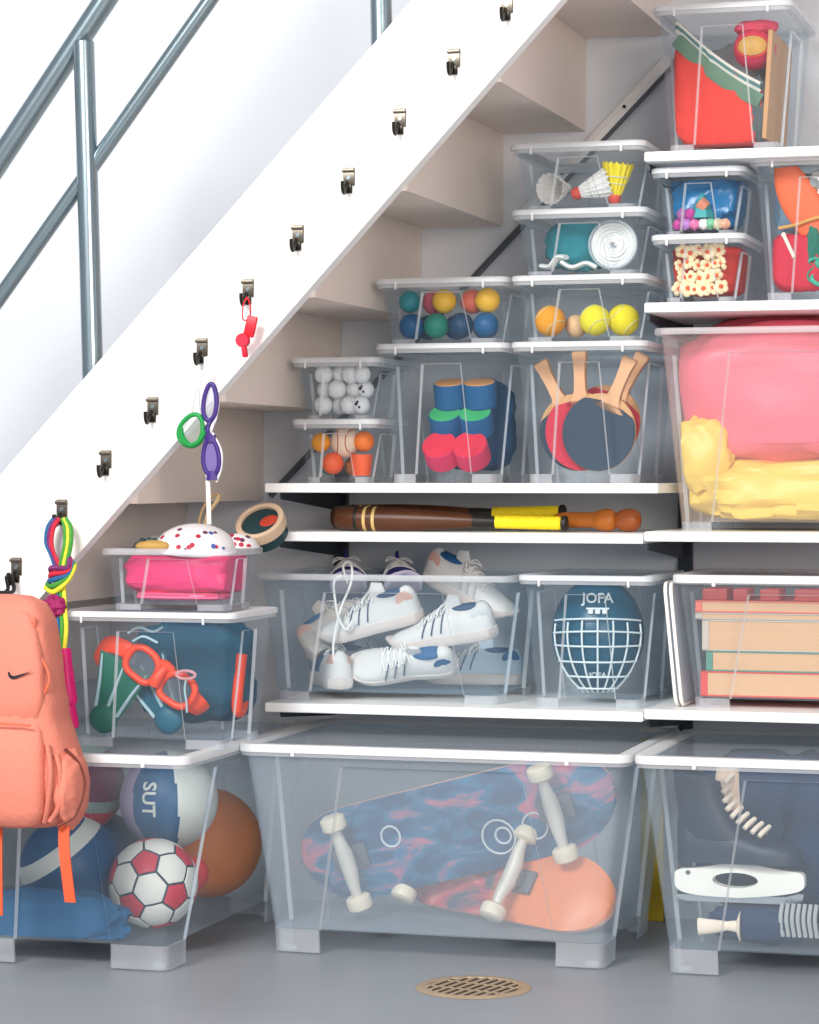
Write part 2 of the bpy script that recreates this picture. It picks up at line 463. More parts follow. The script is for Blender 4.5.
# --- coloured balls
B = BX['b11']; F = B.z0+B.zf+B.t
def cb(u, z, dy, m, r, col, where):
    p = at(B, u, 0, dy); p.z = F+z
    ball_thing('play_ball', '%s ball, %s in the box of coloured balls' % (col, where), 'ball', p, r, m, 'coloured balls in the low box')
low = [(-.76, BLUEP, 'blue', 'lower row at the left end'), (-.25, GREENP, 'green', 'lower row beneath the yellow ball'), (.26, NAVYP, 'dark blue', 'lower row right of the green ball'), (.77, BLUEP, 'blue', 'lower row at the right end')]
for u, m, c, wh in low: cb(u, .0275, .034, m, .027, c, wh)
for u, m, c, wh, dy, r in [(-.80, TEALP, 'teal', 'upper row at the left end', .034, .0235), (-.40, PINKP, 'pink', 'upper row half hidden by a yellow one', .075, .026), (-.09, YELLOW, 'yellow', 'upper row middle', .036, .0255), (.43, CORAL, 'coral', 'upper row right of the yellow one', .06, .026), (.80, YELLOW, 'yellow', 'upper row at the right end', .036, .0265)]:
    cb(u, .079, dy, m, r, c, wh)
for u, m, c, wh in [(-.6, NAVYP, 'dark blue', 'second row back behind the blue one'), (.0, BLUEP, 'blue', 'second row back in the middle'), (.6, NAVYP, 'dark blue', 'second row back at the right')]:
    cb(u, .0275, .100, m, .027, c, wh)

# --- golf balls
GOLF = mat('golf_ball_white', (246, 246, 246), .35, var=.02, bump=.5, bscale=230)
B = BX['golf']; F = B.z0+B.zf+B.t
gb0 = None
rows = [('bottom', .0203, [-.72, -.20, .30, .80], [.022, .050, .022, .024]), ('middle', .0535, [-.74, -.17, .36, .80], [.046, .022, .048, .046]), ('top', .0865, [-.70, -.14, .36, .80], [.022, .044, .024, .022])]
names = ['left end', 'second from the left', 'third from the left', 'right end']
for nm, z, us, ds in rows:
    for i, (u, dy) in enumerate(zip(us, ds)):
        p = at(B, u*.94, 0, dy); p.z = F+z
        lab = 'white golf ball, %s row, %s' % (nm, names[i])
        if gb0 is None: gb0 = ball_thing('golf_ball', lab, 'golf ball', p, .0195, GOLF, 'golf balls in the small box')
        else: dup(gb0, p, label=lab)
        if i == 3 and nm != 'top':
            host = [o for o in bpy.data.objects if o.name.startswith('golf_ball')][-1]
            d = MB()
            for k, (a, e) in enumerate([(-.25, .1), (.1, -.25), (-.1, .35)]):
                q = Vector((math.sin(a)*math.cos(e), -math.cos(a)*math.cos(e), math.sin(e)))
                d.cyl(q*.0191, q*.0198, .0028 if k else .004, seg=10)
            o = d.build('printed_dot', mat('black_print', (20, 30, 40), .5), host)

# --- orange balls, baseball
B = BX['orange']; F = B.z0+B.zf+B.t
def ob(u, z, dy, m, r, lab): 
    p = at(B, u, 0, dy); p.z = F+z
    return ball_thing('play_ball', lab, 'ball', p, r, m, 'orange balls in the small box')
ORB = mat('bright_orange', (252, 122, 20), .5); ORB2 = mat('red_orange', (240, 92, 40), .5); YOB = mat('amber', (252, 160, 20), .5)
ob(-.80, .071, .03, YOB, .0205, 'amber ball at upper left beside the baseball')
ob(-.36, .0265, .03, ORB2, .0235, 'red orange ball at the bottom, below left of the baseball')
ob(.84, .073, .03, ORB, .022, 'bright orange ball resting on the orange cup')
ob(-.70, .022, .075, TEALP, .021, 'teal ball at the bottom behind the red orange ball')
ob(.18, .0215, .075, mat('tan_rubber', (190, 112, 50), .6), .0205, 'tan brown ball below the baseball')
p = at(B, .08, 0, .040); p.z = F+.072
bb = thing('baseball', 'cream baseball with red stitching among orange balls', 'baseball', p)
b = MB(); b.ball((0, 0, 0), .033, 32, 20); b.build('leather_cover', mat('cream_leather', (240, 208, 180), .55), bb)
for sgn in (-1, 1):
    pts = []
    for k in range(25):
        a = -1.2+2.4*k/24; x = sgn*(.008+.012*(a/1.2)**2)
        y = -math.sqrt(max(.0335**2-x*x, 0))*math.cos(a); z = math.sqrt(max(.0335**2-x*x, 0))*math.sin(a)
        pts.append((x, y, z))
    b = MB(); b.tube(pts, .0011, 6); b.build('seam', mat('stitch_red', (190, 70, 60), .6), bb)
p = at(B, .72, 0, .035); p.z = F
b = MB(); b.lathe([(.019, 0), (.0195, .002), (.024, .042), (.0245, .045), (.0225, .045), (.0185, .004)], 24)
o = b.build('cup', ORB2); o.location = p; tag(o, 'orange red plastic cup under the bright orange ball', 'cup')

# --- foam cylinders
B = BX['drum']; F = B.z0+B.zf+B.t
def foam(u, z, dy, body, top, col, where, r=.037, ln=.05, tilt=38):
    p = at(B, u, 0, dy); p.z = F+z
    t = thing('foam_cylinder', '%s foam cylinder, %s' % (col, where), 'foam cylinder', p, (R(tilt), 0, 0), 'foam cylinders in the tall box')
    b = MB(); b.lathe([(r*.9, -ln/2), (r, -ln/2+.004), (r, ln/2-.004), (r*.97, ln/2)], 30); b.build('body', body, t)
    b = MB(); b.lathe([(r*.93, ln/2), (r*.9, ln/2+.0018), (r*.5, ln/2+.0022), (.0005, ln/2+.0022)], 30); b.build('end_face', top, t)
RF = mat('red_foam', (222, 38, 66), .7); RF2 = mat('pink_foam', (214, 44, 92), .7); GF = mat('green_foam', (58, 178, 108), .7); GFb = mat('deep_green_foam', (24, 122, 110), .7)
BF = mat('blue_foam', (0, 86, 136), .7); TF = mat('tan_foam', (214, 150, 92), .7)
for u, w in ((-.20, 'left'), (.44, 'right')):
    foam(u, .044, .052, RF2, RF, 'red', 'bottom pair, %s one' % w, r=.0375, tilt=50)
    foam(u+.04, .1055, .075, BF, GF, 'green ended', 'middle pair, %s one' % w, r=.036, tilt=32)
    foam(u+.09, .165, .088, BF, TF, 'tan ended blue', 'top pair, %s one' % w, r=.035, ln=.055, tilt=16)
b = MB(); b.ball((0, 0, 0), (.088, .045, .095), 36, 22, lumpy(.12, 2.2, 3), e=.7)
p = at(B, .18, 0, .185); p.z = F+.102
o = b.build('mesh_bag', mat('navy_mesh_cloth', (14, 70, 108), .8, bump=.3)); o.location = p; bpy.context.view_layer.update(); keep_inside(o, B)
tag(o, 'dark blue mesh bag behind the foam cylinders', 'bag')

# --- tennis box
B = BX['tennis']; F = B.z0+B.zf+B.t
felt = lambda n, c: mat(n, c, .9, bump=.4, bscale=300, var=.15)
tn = None
for u, m, r, dy, lab in [(-.70, felt('orange_felt', (244, 160, 34)), .032, .036, 'orange tennis ball at the left end of the ball box'), (.20, felt('lime_felt', (240, 226, 48)), .032, .036, 'lime yellow tennis ball in the middle with dark mark'), (.80, felt('lemon_felt', (244, 224, 30)), .033, .06, 'lemon yellow tennis ball at the right end')]:
    p = at(B, u, 0, dy); p.z = F+r+.0005
    t = thing('tennis_ball', lab, 'tennis ball', p, (0, 0, R(random.uniform(-40, 40))), 'tennis balls')
    b = MB(); b.ball((0, 0, 0), r, 30, 18); b.build('felt', m, t)
    pts = []
    for k in range(48):
        a = 2*PI*k/48; q = Vector((math.cos(a)+.35*math.cos(3*a), math.sin(a)-.35*math.sin(3*a), .95*math.sin(2*a))).normalized()*(r+.0002)
        pts.append((q.x, q.z, q.y))
    b = MB(); b.tube(pts, .0011, 6, closed=True); b.build('seam', mat('seam_grey', (214, 206, 150), .8), t)
ball_thing('play_ball', 'small tan ball behind the orange tennis ball', 'ball', at(B, -.26, 0, .075)+Vector((0, 0, .0245)), .024, mat('tan_skin', (226, 184, 140), .6))

# --- teal cloth and rope coil
B = BX['teal']; F = B.z0+B.zf+B.t
def clothlump(name, label, cat, B, u, z, dy, r, m, seed, amp=.16, freq=1.8, e=.75, rot=(0, 0, 0), seg=44):
    b = MB(); b.ball((0, 0, 0), r, seg, 26, lumpy(amp, freq, seed), e=e)
    o = b.build(name, m); p = at(B, u, 0, dy); p.z = B.z0+B.zf+B.t+z; o.location = p; o.rotation_euler = rot
    bpy.context.view_layer.update(); keep_inside(o, B)
    return tag(o, label, cat)
clothlump('cloth', 'teal cloth crumpled beside the white rope coil', 'cloth', B, -.30, .058, .11, (.066, .055, .052), mat('teal_cloth', (24, 134, 146), .8, bump=.25), 5)
p = at(B, .60, 0, .032); p.z = F+.053
t = thing('rope_coil', 'white rope coil seen end on in the low box', 'rope', p, (R(90), 0, 0))
b = MB(); pts = []
for k in range(150):
    a = 2*PI*k/24; rr = .006+.0068*k/24; pts.append((rr*math.cos(a), rr*math.sin(a), .004*math.sin(k*.31)))
b.tube(pts, .0040, 8); b.build('rope', mat('white_rope', (236, 234, 230), .7, bump=.4, bscale=200), t)
b = MB(); b.lathe([(.0465, -.012), (.051, -.010), (.052, 0), (.051, .010), (.0465, .012), (.0455, .0), ], 40); b.build('outer_turn', clear_plastic('milky_wrap', .45), t)
for q, (u, z, dy, rz, ry, l) in enumerate([(-.12, .012, .03, .1, .14, .075), (-.62, .02, .034, -.3, -.3, .06)]):
    b = MB(); pts = curve_pts([(-l/2, 0, .002), (-l/6, 0, -.006), (l/5, 0, .006), (l/2, 0, .0)], 6)
    b.tube(pts, .012, 10, flat=(.45, 1.1)); o = b.build('paper_strip', mat('white_paper', (244, 244, 240), .8)); p = at(B, u, 0, dy); p.z = F+z
    o.location = p; o.rotation_euler = (0, ry, rz); tag(o, ['white paper strip lying at the foot of the rope coil', 'white curled paper strip at the left of the teal cloth'][q], 'paper')

# --- shuttlecocks
B = BX['shut']; F = B.z0+B.zf+B.t
def shuttle(label, p, rot, fm, cm, k=1):
    t = thing('shuttlecock', label, 'shuttlecock', p, rot, 'shuttlecocks')
    b = MB(); b.lathe([(.0005, -.015), (.008, -.0135), (.0128, -.007), (.0132, 0), (.0125, .004), (.0005, .004)], 20); b.build('cork', cm, t)
    b = MB(); seg = 48; rings = []
    for j in range(7):
        f = j/6; rr = .0105+(.032-.0105)*f**.9; z = .004+.062*f
        rings.append([Vector(((rr+(.0016 if i % 3 == 0 else -.0006))*math.cos(2*PI*i/seg), (rr+(.0016 if i % 3 == 0 else -.0006))*math.sin(2*PI*i/seg), z + (.005*(i % 3 == 1) if j == 6 else 0))) for i in range(seg)])
    inner = [[Vector((q.x*.95, q.y*.95, q.z)) for q in r] for r in reversed(rings)]
    b.loft(rings+inner, loop=True); b.build('feather_skirt', fm, t)
    b = MB()
    for z, rr in ((.026, .0197), (.04, .0247)):
        b.tube([(rr*math.cos(2*PI*i/30), rr*math.sin(2*PI*i/30), z) for i in range(30)], .0011, 6, closed=True)
    b.build('thread_band', mat('thread_white', (220, 220, 216), .7), t)
FEA = mat('feather_white', (244, 240, 236), .7, bump=.5, bscale=120); CORKR = mat('cork_red', (226, 78, 62), .5); FEY = mat('shuttle_yellow', (246, 222, 20), .5); CORKW = mat('cork_white', (240, 236, 230), .5)
p = at(B, -.46, 0, .07); p.z = F+.036
shuttle('white shuttlecock with its feather skirt facing out', p, (R(96), 0, R(-14)), FEA, CORKW)
p = at(B, -.10, 0, .03); p.z = F+.0262
shuttle('white shuttlecock lying on its side with red cork', p, (0, R(72), R(8)), FEA, CORKR)
p = at(B, .62, 0, .036); p.z = F+.0155
shuttle('yellow shuttlecock standing upright on its red cork', p, (0, R(6), 0), FEY, CORKR)

# --- paddles
B = BX['pad']; F = B.z0+B.zf+B.t
WOODH = mat('pale_wood', (232, 176, 132), .5, var=.18, scale=40); RUBR = mat('red_rubber', (204, 40, 66), .6); RUBK = mat('dark_rubber', (44, 62, 80), .6); PLY = mat('plywood_edge', (214, 164, 112), .6)
def paddle(label, u, z, dy, tilt, lean, front, back, bk=1):
    p = at(B, u, 0, dy); p.z = F+z
    t = thing('table_tennis_paddle', label, 'paddle', p, (R(lean), R(tilt), 0), 'table tennis paddles'); t.scale = (1.03,)*3
    def disc(rx, rz, cut):
        P = []
        for k in range(48):
            a = 2*PI*k/48; x, zz = rx*math.sin(a), -rz*math.cos(a)
            P.append((x, min(zz, cut)))
        return P
    full = [(.075*math.sin(2*PI*k/48), -.079*math.cos(2*PI*k/48)) for k in range(48)]
    b = MB(); b.prism(full, .0062, bev=.0008); b.build('blade', PLY, t)
    rub = []
    for k in range(48):
        a = 2*PI*k/48; x, zz = .0742*math.sin(a), -.0782*math.cos(a)
        lim = .055-.25*abs(x)+.012 
        rub.append((x, min(zz, max(lim, .03))))
    for sgn, m, nm in ((-1, front, 'front_rubber'), (1, back, 'back_rubber')):
        b = MB(); b.prism(rub, .003, Matrix.Translation((0, sgn*.0047, 0))); b.build(nm, m, t, smooth=False)
    hp = [(-.020, .058), (-.0125, .082), (-.0115, .11), (-.0125, .14), (-.0155, .158), (-.0135, .162), (.0135, .162), (.0155, .158), (.0125, .14), (.0115, .11), (.0125, .082), (.020, .058)]
    b = MB(); b.prism(hp, .022, bev=.004); b.build('handle', WOODH, t, auto=30)
    b = MB(); b.prism([(-.034, .050), (-.012, .079), (.012, .079), (.034, .050), (.0, .045)], .0124, bev=.001); b.build('wooden_throat', WOODH, t)
paddle('red faced paddle standing handle up, second from the front', -.12, .086, .058, -1, 3, RUBR, RUBK)
paddle('dark faced paddle in front, handle tilted to the right', .30, .084, .030, 24, 3, RUBK, RUBR)
paddle('dark faced paddle behind the red one, handle tilted left', -.30, .085, .088, -27, 3, RUBK, RUBR)
paddle('red faced paddle at the back, handle tilted to the right', .36, .105, .116, 31, 3, RUBR, RUBK)

# --- big pink and yellow inflatables
B = BX['bigpink']; F = B.z0+B.zf+B.t
PKI = mat('pink_vinyl', (242, 112, 132), .4, var=.12, scale=7, bump=.25, bscale=12); YLI = mat('yellow_vinyl', (240, 204, 92), .4, var=.12, scale=9, bump=.3, bscale=14)
b = MB()
def pk(d):
    f = lumpy(.10, 1.6, 11)(d); v = Vector((d.x*.268, d.y*.168, d.z*.165))*f
    if v.z < -.10 and d.x < .2: v.z *= .9
    return v
b.ball((0, 0, 0), 1, 60, 36, pk, e=.62)
o = b.build('inflatable', PKI); p = at(B, .02, 0, .170); p.z = F+.257; o.location = p; bpy.context.view_layer.update(); keep_inside(o, B, top=False)
tag(o, 'deflated pink beach inflatable bulging out of the milky box', 'inflatable')
b = MB(); b.ball((0, 0, 0), (.240, .150, .066), 60, 30, lumpy(.16, 2.4, 4), e=.6)
o = b.build('inflatable', YLI); p = at(B, .0, 0, .155); p.z = F+.062; o.location = p; bpy.context.view_layer.update(); keep_inside(o, B)
tag(o, 'yellow inflatable lying crumpled at the bottom of the milky box', 'inflatable')
b = MB(); b.ball((0, 0, 0), (.060, .05, .075), 36, 24, lumpy(.16, 2.0, 8), e=.8)
o = b.build('inflatable', YLI); p = at(B, -.86, 0, .05); p.z = F+.135; o.location = p; bpy.context.view_layer.update(); keep_inside(o, B)
tag(o, 'small pale yellow inflatable squeezed up the left side', 'inflatable')

# --- red bag box
B = BX['red']; F = B.z0+B.zf+B.t
p = at(B, -.12, 0, .058); p.z = F
t = thing('drawstring_bag', 'red cloth bag with grey and green diagonal stripes', 'bag', p)
sf = lumpy(.05, 2.2, 2)
def bagfn(d):
    v = Vector((d.x*.101, d.y*.042, d.z*.122))*sf(d)
    lim = .236-(v.x+.088)*.76-.118
    v.z = max(v.z, -.1165)
    v.x = max(min(v.x, .080+.02*(v.z+.118)), -.094-.04*(v.z+.118))
    if v.z > lim: v.z = lim
    return v
b = MB(); b.ball((0, 0, .118), 1, 60, 40, bagfn, e=.42); b.build('bag_body', mat('red_cloth', (226, 50, 34), .8, bump=.25, bscale=30), t)
def stripe(nm, m, off, wd):
    b = MB(); pts = []
    for k in range(15):
        x = -.092+.172*k/14; zz = .213+off-(x+.088)*.76-.012*math.sin((x+.088)*18)
        pts.append((x, -.0435-.002*math.cos(x*18)-.0035*math.sin(k*1.1), zz))
    b.tube(pts, wd/2, 8, flat=(1, .12)); b.build('stripe', m, t)
stripe('stripe', mat('grey_green_cloth', (98, 128, 104), .8), .0, .030)
stripe('stripe', mat('pale_grey_cloth', (206, 204, 190), .8), .019, .009)
stripe('stripe', mat('teal_grey_cloth', (84, 124, 120), .8), .027, .009)
stripe('stripe', mat('cream_cloth', (226, 216, 202), .8), .035, .007)
p = at(B, .52, 0, .062); p.z = F+.198
t = thing('play_ball', 'magenta ball with tan patch above the striped bag', 'ball', p)
b = MB(); b.ball((0, 0, 0), .044, 32, 20); b.build('skin', mat('magenta_plastic', (214, 40, 84), .45), t)
b = MB(); b.ball((0, 0, 0), .0448, 30, 20, lambda d: Vector((d.x*.030, -.0452*math.sqrt(max(1-(d.x*.030/.0452)**2-(d.z*.020/.0452)**2, 0))+d.y*.0006, d.z*.020))); b.build('patch', mat('tan_patch', (214, 160, 74), .5), t)
b = MB(); b.tube([(.033*math.cos(a*PI/12), -.0325-.004*abs(math.sin(a*PI/12)), .0235*math.sin(a*PI/12)) for a in range(24)], .0022, 8, closed=True); b.build('ring', RED, t)
clothlump('cloth', 'grey cloth tucked behind the striped bag', 'cloth', B, -.1, .12, .20, (.09, .055, .105), mat('grey_cloth', (150, 150, 150), .8, bump=.2), 9)
clothlump('cloth', 'pink cloth folded at the top right corner of the bag box', 'cloth', B, .56, .2385, .058, (.042, .035, .014), mat('pink_cloth', (232, 70, 96), .8, bump=.2), 6)
b = MB(); b.box((0, 0, 0), (.010, .27, .22), .002); o = b.build('wooden_board', mat('tan_wood', (206, 150, 98), .55, var=.3, scale=12), smooth=False)
p = at(B, .835, 0, .15); p.z = F+.118; o.location = p; o.rotation_euler = (0, R(3.5), 0); tag(o, 'tan wooden board standing along the right side of the bag box', 'board')
clothlump('cloth', 'dark grey cloth corner beside the wooden board', 'cloth', B, .63, .07, .042, (.020, .026, .066), mat('slate_cloth', (84, 92, 92), .8, bump=.2), 16)

# --- blue sheet box
B = BX['blue']; F = B.z0+B.zf+B.t
clothlump('plastic_sheet', 'crumpled shiny blue plastic sheet in the small box', 'plastic sheet', B, .0, .068, .115, (.081, .078, .057), mat('blue_film', (4, 112, 168), .25, var=.3, bump=.5, bscale=18), 13, amp=.16, freq=2.5, e=.6)
b = MB(); b.lathe([(.026, 0), (.024, .006), (.012, .035), (.003, .05), (.0005, .052)], 6); o = b.build('toy_cone', mat('teal_toy', (52, 160, 160), .5)); p = at(B, .0, 0, .028); p.z = F+.026; o.location = p; tag(o, 'teal toy cone among the pastel beads', 'toy')
b = MB(); b.box((0, 0, 0), (.02, .02, .02), .003, Euler((.6, .7, .2)).to_matrix()); o = b.build('toy_block', mat('salmon_toy', (226, 140, 110), .5)); p = at(B, .06, 0, .0165); p.z = F+.053; o.location = p; tag(o, 'salmon toy block on top of the pastel beads', 'toy')
cols = [('magenta', (196, 60, 150)), ('lilac', (190, 130, 200)), ('pink', (232, 120, 170)), ('white', (236, 230, 226)), ('green', (120, 190, 150)), ('cream', (236, 216, 176)), ('peach', (236, 170, 140)), ('mauve', (170, 96, 160))]
pos = [(-.78, .012), (-.50, .012), (-.22, .012), (.10, .012), (.34, .012), (.58, .012), (.82, .012), (-.64, .0335), (-.36, .0335)]
for i, (u, z) in enumerate(pos):
    cn, cc = cols[i % 8]; b = MB(); b.ball((0, 0, 0), .0112, 14, 10, lumpy(.25, 2.5, i))
    o = b.build('toy_bead', mat('bead_'+cn, cc, .4)); p = at(B, u, 0, .013); p.z = F+z; o.location = p
    tag(o, '%s toy bead, %s row, %s along the front of the blue sheet box' % (cn, 'bottom' if z < .02 else 'upper', ['first', 'second', 'third', 'fourth', 'fifth', 'sixth', 'seventh', 'first', 'second'][i]), 'bead', 'toy beads in the blue sheet box')

# --- paper flowers box
B = BX['pop']; F = B.z0+B.zf+B.t
clothlump('cloth', 'red cloth filling the back of the paper flower box', 'cloth', B, .0, .062, .13, (.078, .08, .052), mat('scarlet_cloth', (212, 52, 38), .7, bump=.3), 21, e=.55, amp=.1)
CRM = mat('cream_paper', (248, 222, 178), .7); ORP = mat('orange_paper', (232, 92, 48), .7)
f0 = None
rnd = random.Random(5)
for r_ in range(4):
    for c_ in range(6):
        u = -.80+c_*.32+(.10 if r_ % 2 else -.05)
        if u > .86: continue
        p = at(B, u*.94+rnd.uniform(-.05, .05), 0, .018+.010*((r_*7+c_*3) % 3)/2); p.z = F+.0165+r_*.0262+rnd.uniform(-.004, .004)
        lab = 'cream paper flower, %s row, %s from the left' % (['bottom', 'second', 'third', 'top'][r_], ['first', 'second', 'third', 'fourth', 'fifth', 'sixth'][c_])
        rot = (rnd.uniform(-.6, .6), rnd.uniform(0, 6), rnd.uniform(-.7, .7))
        if f0 is None:
            f0 = thing('paper_flower', lab, 'paper flower', p, rot, 'paper flowers in the small box')
            b = MB()
            for k in range(5):
                a = 2*PI*k/5; b.ball((.0085*math.cos(a), .001*math.sin(k*2.1), .0085*math.sin(a)), (.0068, .0042, .0068), 12, 8, lumpy(.25, 2, k))
            b.build('petals', CRM, f0)
            b = MB(); b.ball((0, -.003, 0), (.0045, .0026, .0045), 12, 8); b.build('centre', ORP, f0)
        else:
            dup(f0, p, rot, lab, scale=rnd.uniform(.85, 1.2))

# --- mixed toys box
B = BX['multi']; F = B.z0+B.zf+B.t
clothlump('cloth', 'slate blue cloth at the upper left of the toy box', 'cloth', B, -.62, .175, .075, (.04, .05, .07), mat('slate_blue_cloth', (96, 122, 140), .8, bump=.2), 31)
b = MB(); rings = []
for j in range(14):
    f = j/13; w_ = .012+.030*math.sin(PI*min(f*.8+.1, 1))**.8; cx = .05*f-.02
    rings.append([Vector((cx+w_*math.cos(2*PI*k/20), .010*math.sin(2*PI*k/20), .13-.15*f)) for k in range(20)])
b.loft(rings); o = b.build('flipper', mat('orange_rubber', (238, 104, 56), .5)); p = at(B, -.46, 0, .03); p.z = F+.128; o.location = p; o.rotation_euler = (R(4), R(-4), 0)
tag(o, 'orange rubber flipper leaning in the toy box', 'flipper')
clothlump('cloth', 'crimson cloth at the lower left of the toy box', 'cloth', B, -.50, .062, .056, (.054, .042, .058), mat('crimson_cloth', (204, 40, 62), .8, bump=.15), 33, e=.45, amp=.07)
clothlump('cloth', 'dark green cloth in the middle of the toy box', 'cloth', B, -.20, .088, .046, (.020, .034, .052), mat('dark_green_cloth', (28, 110, 92), .8, bump=.2), 35)
clothlump('cloth', 'bright yellow cloth at the right of the toy box', 'cloth', B, .06, .132, .058, (.034, .034, .085), mat('yellow_cloth', (248, 208, 70), .8, bump=.2), 36, amp=.2)
t = thing('ribbon_bundle', 'tangle of shiny green ribbon at the bottom of the toy box', 'ribbon', at(B, .06, 0, .024))
b = MB(); pts = [(.038*math.sin(k*.9+.3)*math.cos(k*.37), .013*math.sin(k*1.3), .0375+.031*math.sin(k*.61+1)) for k in range(40)]
b.tube(curve_pts(pts, 4), .0042, 8, flat=(1, .35)); b.build('ribbon', mat('mint_ribbon', (56, 176, 146), .3, var=.4), t)
b = MB(); pts = curve_pts([(-.075, 0, 0), (-.04, -.004, .006), (0, -.006, .018), (.03, -.004, .022), (.07, .0, .016)], 8); b.tube(pts, .0034, 8)
o = b.build('cord', mat('tan_cord', (214, 160, 84), .7)); p = at(B, -.15, 0, .0185); p.z = F+.130; o.location = p; tag(o, 'tan cord draped across the front of the toy box', 'cord')
b = MB(); b.cyl((0, 0, 0), (-.022, .004, .046), .0042, seg=10); b.ball((-.022, .004, .046), .0055, 12, 8); o = b.build('toy_stick', mat('cream_plastic', (244, 226, 206), .5)); p = at(B, -.56, 0, .009); p.z = F+.070; o.location = p; tag(o, 'short cream stick against the crimson cloth', 'stick')
t = thing('toy_star', 'silver grey crumpled star toy at the toy box top', 'toy', at(B, .0, .88, .05))
b = MB(); b.ball((0, 0, 0), (.03, .02, .026), 30, 20, lumpy(.35, 3, 40)); b.build('foil', mat('silver_foil', (196, 196, 190), .25, .7), t)
clothlump('toy_ball', 'orange red toy ball behind the green cloth', 'ball', B, .22, .06, .10, (.034, .034, .034), ORB2, 41, amp=0, e=1)

# --- helmet
B = BX['helm']; F = B.z0+B.zf+B.t
HB = mat('helmet_blue', (6, 84, 112), .35); CAGE = mat('cage_white', (222, 234, 236), .35); LETW = mat('lettering_white', (222, 232, 236), .5)
p = at(B, -.06, 0, .125); p.z = F+.122
t = thing('helmet', 'blue sports helmet with white wire cage facing the front', 'helmet', p, (0, 0, R(12))); t.scale = (1.08, 1.0, 1.03)
hr = Vector((.090, .104, .1165))
def hfn(d):
    k = 1 - .08*max(0, -d.z)**1.5*(1 if abs(d.x) else 1)
    return Vector((d.x*hr.x*k, d.y*hr.y*(1-.1*max(0, -d.z)), d.z*hr.z))
b = MB(); b.ball((0, 0, 0), 1, 48, 30, hfn); b.build('shell', HB, t)
def hsurf(az, el, off):
    d = Vector((math.sin(az)*math.cos(el), -math.cos(az)*math.cos(el), math.sin(el)))
    q = hfn(d); return q + d*off
b = MB()
for el in (-.15, ):
    pass
face = []
b = MB()
for a0 in (-1, 1):
    pts = [hsurf(a0*(.95+.12*math.cos(k*PI/6)), -.05+.16*math.sin(k*PI/6), .001) for k in range(12)]
    b.tube(pts, .003, 8, closed=True)
b.build('ear_ring', mat('helmet_dark', (6, 56, 84), .4), t)
def azlim(el):
    return .985*(1-.25*max(0, (.20-el)/(1.32))**2)
def wire(pts):
    b = MB(); b.tube(pts, .0019, 8); b.build('cage_wire', CAGE, t)
for az in (-.98, -.62, -.31, 0, .31, .62, .98):
    top = .30-.10*abs(az)
    wire([hsurf(az*(1-.25*(k/13)**2), top+( -1.12-top)*k/13, .010) for k in range(14)])
for el in (.30, .10, -.14, -.40, -.68, -.97):
    w_ = azlim(el)
    wire([hsurf(w_*(-1+2*k/18), el-.05*abs(-1+2*k/18)**2*(1 if el > 0 else 0), .012) for k in range(19)])
b = MB()
for s in (-1, 0, 1):
    q = hsurf(s*.16, .44, .004); b.box(q, (.010, .006, .010), .002)
q = hsurf(0, .50, .003); b.box(q, (.044, .004, .004), .001)
b.build('buckle', LETW, t)
def onhelm(az0, el0, off):
    def f(v):
        x, z = v.x, v.y + el0*hr.z
        r2 = max(1-(x/hr.x)**2-(z/hr.z)**2, .01)
        return Vector((x, -hr.y*math.sqrt(r2)-off-v.z, z))
    return f
lettering('lettering', 'JOFA', .027, .002, LETW, t, onhelm(0, .66, .003))
lettering('lettering', 'JOFA', .015, .002, LETW, t, onhelm(0, -.66, .004))

# --- books
B = BX['book']; F = B.z0+B.zf+B.t
PG = mat('page_edges', (222, 176, 136), .8, var=.18, scale=4)
_pg = PG.node_tree
for n_ in list(_pg.nodes):
    if n_.type == 'TEX_NOISE':
        mp = _pg.nodes.new('ShaderNodeMapping'); mp.inputs['Scale'].default_value = (1, 1, 90)
        tc_ = [q for q in _pg.nodes if q.type == 'TEX_COORD'][0]
        _pg.links.new(tc_.outputs['Object'], mp.inputs[0]); _pg.links.new(mp.outputs[0], n_.inputs['Vector'])
def book(label, u0, z, w, d, th, cover, dy=.012, rz=0):
    p = at(B, 0, 0, dy+d/2); p.z = F+z; p.x = B.xc-.245+u0+w/2
    t = thing('book', label, 'book', p, (0, 0, rz), 'books in the wide box')
    b = MB(); c = .003
    b.box((0, 0, c/2), (w, d, c), .0008); b.box((0, 0, th-c/2), (w, d, c), .0008); b.box((-w/2+.007, 0, th/2), (.014, d, th-.0004), .0012)
    b.build('cover', cover, t, smooth=False)
    b = MB(); b.box((.006, -.001, th/2), (w-.016, d-.006, th-2*c-.0002)); b.build('pages', PG, t, smooth=False)
book('book with red spine at the bottom of the stack', .010, .0005, .40, .26, .051, mat('red_cover', (222, 70, 66), .5))
book('book with green spine, second from the bottom of the stack', .022, .052, .385, .255, .041, mat('green_cover', (84, 142, 124), .5))
book('thick book with beige cover in the middle of the stack', .014, .0935, .39, .25, .063, mat('beige_cover', (200, 186, 172), .5))
book('thin book with grey cover under the salmon one', .0, .157, .40, .25, .014, mat('grey_cover', (190, 180, 170), .5))
book('salmon red book on top of the stack', .0, .1715, .41, .25, .024, mat('salmon_cover', (232, 112, 92), .5))
for q, (x, w_) in enumerate([(.012, .05), (.075, .03), (.13, .04), (.20, .06)]):
    b = MB(); b.box((0, 0, .0115), (w_, .09, .023), .003); o = b.build('card_packet', mat('coral_card', (226, 96, 92), .5))
    p = at(B, 0, 0, .07); p.z = F+.196; p.x = B.xc-.245+x+w_/2; o.location = p
    tag(o, 'small coral card packet, %s from the left on the salmon book' % ['first', 'second', 'third', 'fourth'][q], 'packet', 'card packets on the books')
q = at(B, .30, .795, 0)
